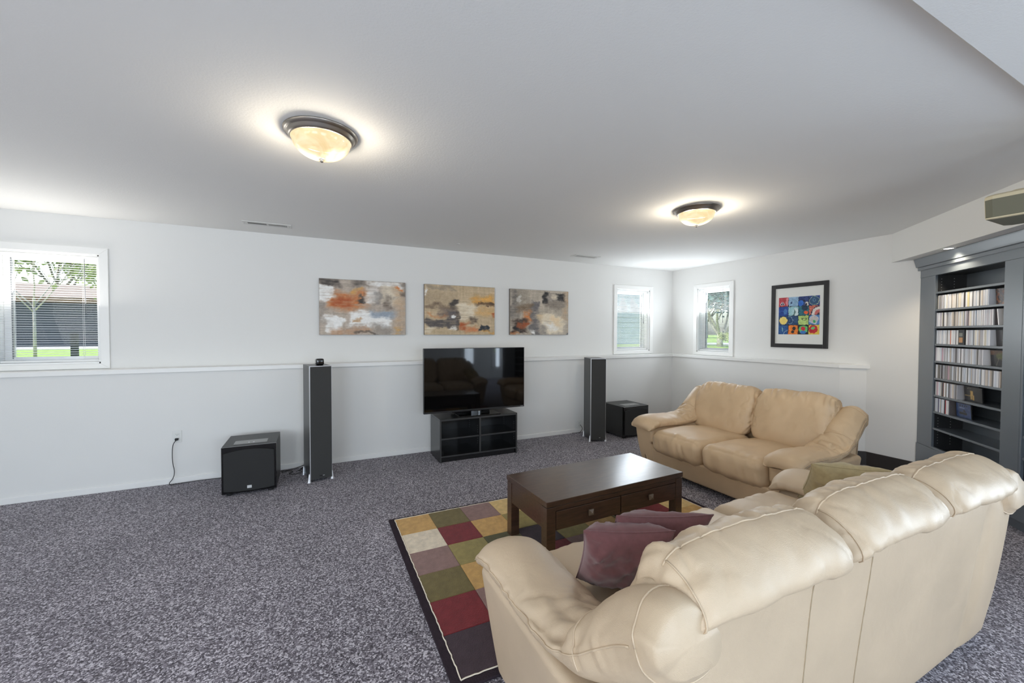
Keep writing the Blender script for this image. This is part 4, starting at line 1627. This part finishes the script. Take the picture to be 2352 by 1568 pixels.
def back_cushion(parent, leath, xc, hw, seed, lift=0.0):
    prof = resample(catmull(BACK_PROF, 8, closed=True), 96, closed=True)
    cen = np.array([.83, .66])
    nu = 84
    us = np.sin(np.linspace(-PI / 2, PI / 2, nu + 1)) * .72 + np.linspace(-1, 1, nu + 1) * .28
    secs = []
    ang = np.arange(96) / 96.0
    for u in us:
        a = abs(u)
        s = (1 - a ** 12) ** .24 if a < 1 else 0
        s = max(s, .70)
        sc = .90 + .10 * (1 - a ** 4)
        bul = .014 * (1 - a * a)
        p = cen + (prof - cen) * (s * sc + bul)
        p = p + np.array([0, lift])
        secs.append(np.stack([np.full(96, xc + u * hw), p[:, 0], p[:, 1]], 1))
    secs = np.array(secs)
    V, F = loft(secs)
    N = normals(V, F)
    # orientation of N
    c = np.array([xc, cen[0], cen[1]])
    if np.mean(np.sum(N * (V - c), 1)) < 0:
        N = -N
    u_all = (V[:, 0] - xc) / hw
    # distance along the profile
    tt = np.concatenate([np.tile(ang, len(us)), [0, 0]])
    e = 1 - np.abs(u_all)
    gath = np.exp(-e / .16) * sm(e, 0, .04) * n3(tt * 30, u_all * 2.2, seed, seed) * .0075
    top = np.exp(-((tt - .36) / .045) ** 2)
    gtop = top * n3(u_all * 19 + tt * 14, tt * 5, seed, seed + 3) * .0110
    broad = n3(u_all * 2.4 + tt * 5, tt * 9, seed, seed + 5) * .0065 + n3(u_all * 6 - tt * 8, tt * 14, seed, seed + 6) * .0040
    rid = 1 - np.abs(n3(u_all * 3.2 + tt * 9, tt * 12 - u_all * 2, seed, seed + 9))
    fold = np.clip(rid - .84, 0, 1) * .060 * np.exp(-e / .5)
    seamgroove = -np.exp(-((tt - .417) / .004) ** 2) * .003
    V = V + N * (gath + gtop + broad - fold + seamgroove)[:, None]
    o = mobj('back_cushion', V, F, leath, parent)
    fix_normals(o)
    # piping along the ridge seam and down the two side seams
    k = 96
    jr = int(round(.417 * 96))
    m = MB()
    line = [V[i * k + jr] + N[i * k + jr] * .0015 for i in range(6, nu - 5)]
    m.tube(line, .0028, 6)
    for iu in (8, nu - 8):
        line = [V[iu * k + j] + N[iu * k + j] * .0012 for j in range(jr, int(.60 * 96))]
        m.tube(line, .0026, 6)
    m.build('piping', leath, o, smooth=True)
    return o


def seat_cushion(parent, leath, xc, hw, seed):
    hy, hz, r = .385, .115, .075
    P, Q, F = rbox((hw - .002, hy, hz), r, (26, 26, 8), 7)
    V = Q.copy()
    px, py, pz = P[:, 0], P[:, 1], P[:, 2]
    dome = (1 - px ** 2).clip(0) * (1 - (py * .9) ** 2).clip(0)
    V[:, 2] += np.where(pz > 0, dome * .030 * pz, 0)
    front = np.clip(-py, 0, 1)
    V[:, 1] -= np.where(py < -.9, (1 - px ** 2).clip(0) * (1 - pz ** 2).clip(0) * .022, 0)
    V[:, 2] -= .018 * np.clip(py, 0, 1)
    N = normals(V, F)
    if np.mean(np.sum(N * V, 1)) < 0:
        N = -N
    fr = np.exp(-((V[:, 1] + hy) / .07) ** 2)
    w = n3(V[:, 0] * 34 + V[:, 2] * 10, V[:, 2] * 7, V[:, 1] * 5, seed) * .0090 * fr
    w += n3(V[:, 0] * 11, V[:, 1] * 9, V[:, 2] * 9, seed + 1) * .0042
    e = np.abs(np.abs(px) - 1)
    w += np.exp(-e / .12) * n3(V[:, 1] * 42, V[:, 2] * 24, 0, seed + 2) * .0036
    w -= np.exp(-(((V[:, 1] + hy - .02) / .006) ** 2)) * (pz > 0) * .0022
    V = V + N * w[:, None]
    V += np.array([xc, hy - .012, .214 + hz])
    o = mobj('seat_cushion', V, F, leath, parent)
    fix_normals(o)
    return o


def arm_pad(parent, leath, sx, xin, seed, xw=.275):
    """soft pad over the arm that climbs into a wing beside the back"""
    path = [(-.035, .440), (.030, .490), (.13, .505), (.30, .500), (.46, .500), (.60, .522), (.70, .572), (.785, .645), (.860, .705), (.920, .738), (.962, .748)]
    P = resample(catmull(path, 10), 100)
    T = np.gradient(P, axis=0)
    T /= np.linalg.norm(T, axis=1, keepdims=True)
    Nn = np.stack([-T[:, 1], T[:, 0]], 1)
    n, k = len(P), 56
    t = np.linspace(0, 1, n)
    th_ = np.arange(k) / k * 2 * PI
    secs = np.zeros((n, k, 3))
    xcen = sx * (xin + .120)
    for i in range(n):
        ef = np.sqrt(np.clip(1 - ((.10 - t[i]) / .10).clip(0) ** 2, .02, 1)) if t[i] < .10 else 1.0
        er = np.sqrt(1 - .80 * ((t[i] - .935) / .065) ** 2) if t[i] > .935 else 1.0
        a = (xw / 2 + .006 - .045 * sm(P[i, 1], .45, .85)) * (.80 + .20 * ef) * (.80 + .20 * er)
        b = (.060 + .034 * sm(t[i], .55, .85)) * ef * (.45 + .55 * er)
        ce, se = np.cos(th_), np.sin(th_)
        ex = 2.0 / 2.6
        lx = np.sign(ce) * np.abs(ce) ** ex * a
        ln = np.sign(se) * np.abs(se) ** ex * b
        # crowned on the outside, drooping towards the seat
        ln = ln + -.020 * (lx / a) ** 2 * sm(ln / b, 0.0, 0.8) - .018 * (-lx * sx / a).clip(0)
        secs[i, :, 0] = xcen + lx + sx * .012 * sm(P[i, 1], .50, .88)
        secs[i, :, 1] = P[i, 0] + Nn[i, 0] * ln
        secs[i, :, 2] = P[i, 1] + Nn[i, 1] * ln
    V, F = loft(secs)
    N = normals(V, F)
    cpt = np.vstack([np.repeat(np.stack([np.full(n, xcen), P[:, 0], P[:, 1]], 1), k, axis=0), [[xcen, P[0, 0], P[0, 1]]], [[xcen, P[-1, 0], P[-1, 1]]]])
    if np.mean(np.sum(N * (V - cpt), 1)) < 0:
        N = -N
    tt = np.concatenate([np.repeat(t, k), [0, 1]])
    aa = np.concatenate([np.tile(th_, n), [0, 0]])
    ca = np.cos(aa) * sx            # +1 outer side
    sa = np.sin(aa)
    gath = np.exp(-((np.abs(sa) + .0) / .35) ** 2) * n3(tt * 46, ca * 2, seed, seed) * .0055 * (1 - sm(tt, .80, .92))
    bend = np.exp(-((tt - .60) / .14) ** 2)
    folds = bend * (np.clip(1 - np.abs(n3(tt * 16 + ca * 1.2, ca * 1.6, seed, seed + 1)) * 2.0, 0, 1)) * .026
    broad = n3(tt * 7, ca * 1.5, sa * 1.5 + seed, seed + 2) * .0060 + n3(tt * 18, ca * 4, sa * 3 + seed, seed + 4) * .0040 * (.4 + bend)
    cz = np.exp(-((tt - .52) / .22) ** 2)
    cre = np.clip(1 - np.abs(n3(tt * 30 + n3(tt * 9, ca * 2, 0, seed + 8) * 1.6, ca * 1.3, seed, seed + 6)) * 2.6, 0, 1) * .0065 * cz
    V = V + N * (gath + broad - (folds + cre) * np.clip(sa + .3, 0, 1))[:, None]
    o = mobj('arm_pad', V, F, leath, parent)
    fix_normals(o)
    m = MB()
    # piping along the lower outer edge, along the lower inner edge and around the wing seam
    jo = 0 if sx > 0 else k // 2
    ji = k // 2 if sx > 0 else 0
    j = jo
    m.tube([V[i * k + j] + N[i * k + j] * .0012 for i in range(3, int(n * .93))], .0028, 6)
    for fr in (.70, .945):
        ii = int(n * fr)
        rng_ = [(jo + s) % k for s in ((range(-3, 29) if sx > 0 else range(3, -29, -1)) if fr < .9 else range(k + 1))]
        m.tube([V[ii * k + j] + N[ii * k + j] * .001 for j in rng_], .0028, 6)
    m.build('piping', leath, o, smooth=True)
    return o


def sofa(name, label, nseat, loc, rz, leath, backw, seed):
    r = thing(name, label, 'sofa', loc, rz)
    ws = .58 * nseat / 2
    aw = .245
    full = ws + aw
    # base under the seats
    P, Q, F = rbox((ws + .02, .40, .098), .02, (20, 16, 6), 3)
    V = Q + np.array([0, .43, .148])
    V[:, 1] += np.where(P[:, 1] < -.5, .030 * (1 - (V[:, 2] - .05) / .2).clip(0, 1) - .004, 0)
    fix_normals(mobj('base', V, F, leath, r))
    # arm panels
    for sx in (-1, 1):
        P, Q, F = rbox((aw / 2, .395, .219), .032, (6, 22, 14), 5)
        V = Q + np.array([0, .425, .244])
        zt = (V[:, 2] - .025) / .42
        V[:, 0] = sx * (ws + aw / 2 + .002) + V[:, 0]
        outer = (P[:, 0] * sx > 0)
        V[:, 0] += np.where(outer, sx * (.055 * zt - .048), 0)
        V[:, 2] += np.where(P[:, 2] > .3, -.035 * (-P[:, 0] * sx).clip(0) * (1 - (V[:, 1] / .9)).clip(0), 0)
        fr = (1 - (V[:, 1] / .12)).clip(0, 1)
        V[:, 1] += np.where(P[:, 1] < -.5, .055 * (1 - zt).clip(0, 1) ** 2.2 - .012 * zt, 0)
        N = normals(V, F)
        V = V + N * (n3(V[:, 1] * 5, V[:, 2] * 4, V[:, 0] * 4, seed) * .002)[:, None]
        fix_normals(mobj('arm_panel', V, F, leath, r))
    # back shell, leaning out towards the top
    hy = .062
    P, Q, F = rbox((full, hy, .372), .045, (60, 6, 26), 6)
    V = Q + np.array([0, .96 - hy, .400])
    zt = (V[:, 2] - .05) / .72
    bl = .078 * zt ** .8
    V[:, 1] += np.where(P[:, 1] > 0, bl - .098, bl * .6 - .06)
    V[:, 0] *= 1 + (.020 * zt - .065) / full
    back = (P[:, 1] > .3)
    # soft vertical trough near the end panel, broad sag between
    tro = np.exp(-((V[:, 0] + (full - .34) + (zt - .5) * .05) / .026) ** 2) * sm(zt, -.15, .1) * (1 - sm(zt, .84, .98))
    sag = n3(V[:, 0] * 2.2, V[:, 2] * 2.6, 0, seed + 4) * .007 + n3(V[:, 0] * 5, V[:, 2] * 1.6, 0, seed + 5) * .003
    bulge = np.exp(-((V[:, 0] + full - .22) / .10) ** 2) * .010
    V[:, 1] += np.where(back, (-tro * .016 + sag + bulge) * (1 - np.abs(P[:, 2]) ** 6), 0)
    bs = mobj('back_shell', V, F, leath, r)
    fix_normals(bs)
    # seams on the back of the shell
    bk_idx = np.where(P[:, 1] > .55)[0]
    BV = V[bk_idx]

    def on_back(x, z):
        dd = (BV[:, 0] - x) ** 2 + (BV[:, 2] - z) ** 2 * 1.0
        ii = np.argsort(dd)[:6]
        wgt = 1 / (dd[ii] + 1e-5)
        return float((BV[ii, 1] * wgt).sum() / wgt.sum())
    for xs in (full - .175, full - .645, full - .955):
        if nseat < 3 and xs < full - .7:
            continue
        MB().tube([(xs * (1 + .05 * (z - .7) / full), on_back(xs, z) + .0006, z) for z in np.linspace(.05, .735, 40)], .0016, 5
                  ).build('back_seam', M['seam'], bs, smooth=True)
    for i in range(nseat):
        xc = -ws + .58 * (i + .5)
        seat_cushion(r, leath, xc, .29, seed + 10 * i + 1)
        xb = (-(nseat - 1) / 2 + i) * backw
        back_cushion(r, leath, xb, backw / 2 - .001, seed + 20 * i + 7, lift=(0.006 if i % 2 else 0.0))
    for sx in (-1, 1):
        arm_pad(r, leath, sx, ws, seed + (3 if sx > 0 else 31))
    for sx in (-1, 1):
        for yy in (.16, .82):
            MB().lathe([(0, 0), (.020, 0), (.022, .006), (.022, .052), (0, .052)], 14, (sx * (full - .10), yy, 0)).build('foot', M['chrome'], r, smooth=True)
    return r


sofa('long_sofa', 'tan leather three-seat sofa seen from behind in the foreground', 3, (-3.450, -3.185, 0.0), PI, M['leather'], .655, 3)
sofa('loveseat', 'tan leather two-seat loveseat facing the coffee table by the right wall', 2, (-2.135, -2.280, 0.0), -PI / 2, M['leather_tan'], .66, 57)


# ------------------------------------------------------------------ throw cushions
def throw_pillow(label, m, size, thick, mat4, seed, n=40):
    g = np.linspace(-1, 1, n + 1)
    g = np.sign(g) * (1 - (1 - np.abs(g)) ** 1.4)
    U, Vv = np.meshgrid(g, g)
    u, v = U.ravel(), Vv.ravel()
    pin = 1 - .075 * (1 - u ** 2) * np.abs(v) ** 3
    pin2 = 1 - .075 * (1 - v ** 2) * np.abs(u) ** 3
    x = u * pin2 * size / 2
    y = v * pin * size / 2
    hgt = thick / 2 * ((1 - np.abs(u) ** 2.6).clip(0) * (1 - np.abs(v) ** 2.6).clip(0)) ** .48
    wr = n3(u * 4, v * 4, seed, seed) * .010 + n3(u * 9 + v * 4, v * 3, seed, seed + 1) * .006
    edge = ((1 - np.abs(u)) * (1 - np.abs(v)))
    gat = np.exp(-np.minimum(1 - np.abs(u), 1 - np.abs(v)) / .18) * n3(u * 14, v * 14, seed, seed + 2) * .005
    env = sm(np.minimum(1 - np.abs(u), 1 - np.abs(v)), 0, .2)
    top = np.stack([x, y, hgt + (wr + gat) * env], 1)
    bot = np.stack([x, y, -hgt + (wr - gat) * env], 1)
    k = n + 1
    VV = np.vstack([top, bot])
    F = []
    off = k * k
    for j in range(n):
        for i in range(n):
            a = j * k + i
            F.append((a, a + 1, a + k + 1, a + k))
            F.append((off + a, off + a + k, off + a + k + 1, off + a + 1))
    o = mobj('throw_pillow', VV, F, m)
    bm = bmesh.new()
    bm.from_mesh(o.data)
    bmesh.ops.remove_doubles(bm, verts=bm.verts, dist=.0008)
    bmesh.ops.recalc_face_normals(bm, faces=bm.faces)
    bm.to_mesh(o.data)
    bm.free()
    o.data.polygons.foreach_set('use_smooth', [True] * len(o.data.polygons))
    o.matrix_world = mat4
    tag(o, label, 'pillow', None)
    pm = MB()
    ring = [(-1, t) for t in np.linspace(-1, 1, 14)[:-1]] + [(t, 1) for t in np.linspace(-1, 1, 14)[:-1]] + \
           [(1, -t) for t in np.linspace(-1, 1, 14)[:-1]] + [(-t, -1) for t in np.linspace(-1, 1, 14)]
    pts = []
    for a, b in ring:
        pts.append((a * (1 - .075 * (1 - b ** 2) * abs(a) ** 3) * size / 2, b * (1 - .075 * (1 - a ** 2) * abs(b) ** 3) * size / 2, 0))
    pm.tube(pts, .0028, 6)
    pm.build('edge_seam', m, o, smooth=True)
    return o


def pose(loc, rz, tilt, spin=0.0):
    return Matrix.Translation(loc) @ Matrix.Rotation(rz, 4, 'Z') @ Matrix.Rotation(tilt, 4, 'X') @ Matrix.Rotation(spin, 4, 'Z')


throw_pillow('mauve cotton pillow nearest the left arm of the long sofa', M['mauve'], .31, .15,
             pose((-4.185, -3.63, .615), math.radians(-26), math.radians(-58), 0), 5)
throw_pillow('mauve cotton pillow half hidden behind the sofa back cushions, right of the other mauve one', M['mauve'], .37, .13,
             pose((-4.02, -3.60, .605), math.radians(-20), math.radians(-58), math.radians(3)), 9)
throw_pillow('khaki cotton pillow against the far arm of the long sofa', M['khaki'], .37, .15,
             pose((-2.51, -3.53, .56), math.radians(-45), math.radians(-50), 0), 15)


# ================================================================== OUTSIDE
GZ = 0.62
M['grass'] = mat('lawn', rgb(150, 178, 92), .95, noise_scale=8, noise_amt=.25)
M['paving'] = mat('driveway', rgb(214, 212, 208), .9, noise_scale=3, noise_amt=.06)
M['bark'] = mat('pale_bark', rgb(176, 170, 160), .9, noise_scale=12, noise_amt=.25)
M['bark2'] = mat('grey_bark', rgb(118, 112, 104), .9, noise_scale=12, noise_amt=.25)
M['leaf'] = mat('spring_leaf', rgb(148, 160, 104), .8)
M['leaf2'] = mat('green_leaf', rgb(98, 130, 92), .8)
M['leaf3'] = mat('blue_green_leaf', rgb(92, 124, 120), .8)
M['roof'] = mat('roof_shingle', rgb(150, 136, 124), .9, noise_scale=20, noise_amt=.15)
M['garage'] = mat('garage_dark', rgb(70, 76, 80), .7)
M['siding'] = mat('blue_siding', rgb(176, 190, 206), .7)
M['brick'] = mat('brown_brick', rgb(146, 122, 106), .9, noise_scale=25, noise_amt=.2)
M['post'] = mat('dark_post', rgb(52, 52, 52), .7)
GR = 0.97
gr = tag(box('lawn', -60, 3.0, 0.45, 70, GZ - .3, GZ, M['grass']), kind='structure')
tag(box('lawn_2', 3.0, 70, -30, 70, GZ - .3, GR, M['grass']), kind='structure')
tag(box('driveway', -40, -2, 20.0, 24.3, GZ, GZ + .015, M['paving']), kind='structure')
tag(box('front_path', -20, -2.5, .5, 9.2, GZ, GZ + .012, M['paving']), kind='structure')
tag(box('street', 8.5, 16, -30, 7.3, GR, GR + .015, M['paving']), kind='structure')


def tree(label, x, y, h, seed, bark, leafm, nleaf, spread, lean=0.0, leaf_size=.10, low=.32, r0=None, gz=None):
    rg = random.Random(seed)
    r = thing('tree', label, 'tree', (x, y, GZ if gz is None else gz))
    m = MB()
    tips = []

    def grow(p, d, L, rad, depth):
        n = 5
        pts = [p.copy()]
        q = p.copy()
        dd = d.copy()
        for i in range(n):
            dd = (dd + Vector((rg.uniform(-.14, .14), rg.uniform(-.14, .14), .05))).normalized()
            q = q + dd * (L / n)
            pts.append(q.copy())
        m.tube(pts, [rad * (1 - .5 * i / n) for i in range(n + 1)], 6)
        if depth == 0:
            tips.extend(pts[1:])
            return
        nb = 3 if depth > 1 else 4
        for b in range(nb):
            k = rg.randint(2, n)
            az = rg.uniform(0, 2 * PI)
            sp = Vector((math.cos(az), math.sin(az), 0)) * spread + dd * .75
            grow(pts[k], sp.normalized(), L * rg.uniform(.55, .75), rad * .5, depth - 1)
    base = Vector((0, 0, -.05))
    t0 = Vector((lean, 0, 1)).normalized()
    rad = r0 or h * .012
    mid = base + t0 * (h * low)
    m.tube([base, base + t0 * h * low * .5, mid], [rad * 1.2, rad * 1.05, rad], 8)
    for b in range(5):
        az = 2 * PI * b / 5 + rg.uniform(-.4, .4)
        grow(mid - t0 * rg.uniform(0, h * .08), (Vector((math.cos(az), math.sin(az), 0)) * spread + t0 * .9).normalized(), h * .34, rad * .55, 2)
    m.build('branches', bark, r, smooth=True)
    V, F = [], []
    for i in range(nleaf):
        t = tips[rg.randrange(len(tips))]
        c = t + Vector((rg.gauss(0, .18), rg.gauss(0, .18), rg.gauss(0, .18))) * (h / 6)
        a = Vector((rg.uniform(-1, 1), rg.uniform(-1, 1), rg.uniform(-1, 1))).normalized()
        b = a.orthogonal().normalized()
        s = leaf_size * rg.uniform(.6, 1.3)
        n0 = len(V)
        V += [c - a * s, c + b * s * .5, c + a * s, c - b * s * .5]
        F += [(n0, n0 + 1, n0 + 2, n0 + 3)]
    if F:
        tag(mobj('foliage', V, F, leafm, r), kind='stuff')
    return r


tree('slim pale bare tree on the lawn, left one in the big left window', -12.42, 11.6, 5.6, 1, M['bark'], M['leaf'], 500, .75, r0=.034)
tree('slim pale bare tree on the lawn, right one in the big left window', -11.0, 15.6, 5.6, 2, M['bark'], M['leaf'], 900, .9, r0=.032, low=.26)
tree('large grey budding tree rising behind the garage house', -10.6, 34.0, 14, 3, M['bark2'], M['leaf'], 7000, .85, leaf_size=.14)
tree('tall grey tree further left behind the garage house', -22.5, 38.0, 13, 4, M['bark2'], M['leaf'], 6000, .8, leaf_size=.18)
tree('bushy green tree behind the pale blue house', 0.2, 17.5, 8, 5, M['bark2'], M['leaf2'], 6000, .8, leaf_size=.15)
tree('leafy tree with forked pale trunk outside the window by the framed picture', 6.9, 4.35, 5.6, 6, M['bark'], M['leaf3'], 7000, .85, low=.12, r0=.085, gz=GR)
tree('broad green tree across the street', 24, 18.5, 9, 7, M['bark2'], M['leaf2'], 9000, .8, leaf_size=.2, low=.2)
tree('second broad green tree across the street, further right', 30, 12.5, 9, 8, M['bark2'], M['leaf3'], 9000, .8, leaf_size=.2, low=.2)
tree('low leafy shrub beside the window near the framed picture', 5.6, 2.9, 1.1, 9, M['bark2'], M['leaf'], 900, .9, leaf_size=.06, low=.1, gz=GR)

hs = thing('garage_house', 'brown house with a dark garage door and shingle roof across the lawn', 'house', (-16.2, 24.2, GZ))
box('wall', -9, 9.0, 0, 7, 0, 2.55, M['brick'], hs)
dr = box('garage_door', -4.9, 4.3, -.06, 0.02, 0, 2.25, M['garage'], hs)
for i in range(6):
    box('door_panel', -4.85, 4.25, -.09, -.055, .03 + i * .37, .37 + i * .37, M['garage'], dr, bevel=.01)
V = [(-9.6, -.7, 2.5), (9.6, -.7, 2.5), (9.6, 7.7, 2.5), (-9.6, 7.7, 2.5), (-7.0, 3.5, 3.5), (7.0, 3.5, 3.5)]
mobj('roof', V, [(0, 1, 5, 4), (1, 2, 5), (2, 3, 4, 5), (3, 0, 4), (3, 2, 1, 0)], M['roof'], hs)
bl = thing('blue_house', 'pale blue sided house close outside the narrow window left of the corner', 'house', (2.6, 7.6, GZ))
box('wall', -2.6, 4, 0, 5, 0, 5.2, M['siding'], bl)
s0 = box('siding_board', -2.62, 4.02, -.02, .01, 0, .195, M['siding'], bl)
s0.rotation_euler = (math.radians(-3), 0, 0)
for i in range(1, 26):
    inst(s0, bl, (0, 0, .2 * i), (math.radians(-3), 0, 0))
pst = box('lamp_post', -.07, .07, -.07, .07, 0, .75, M['post'], bevel=.01)
pst.location = (-11.65, 11.75, GZ)
tag(pst, 'short dark post on the lawn outside the big left window', 'post')
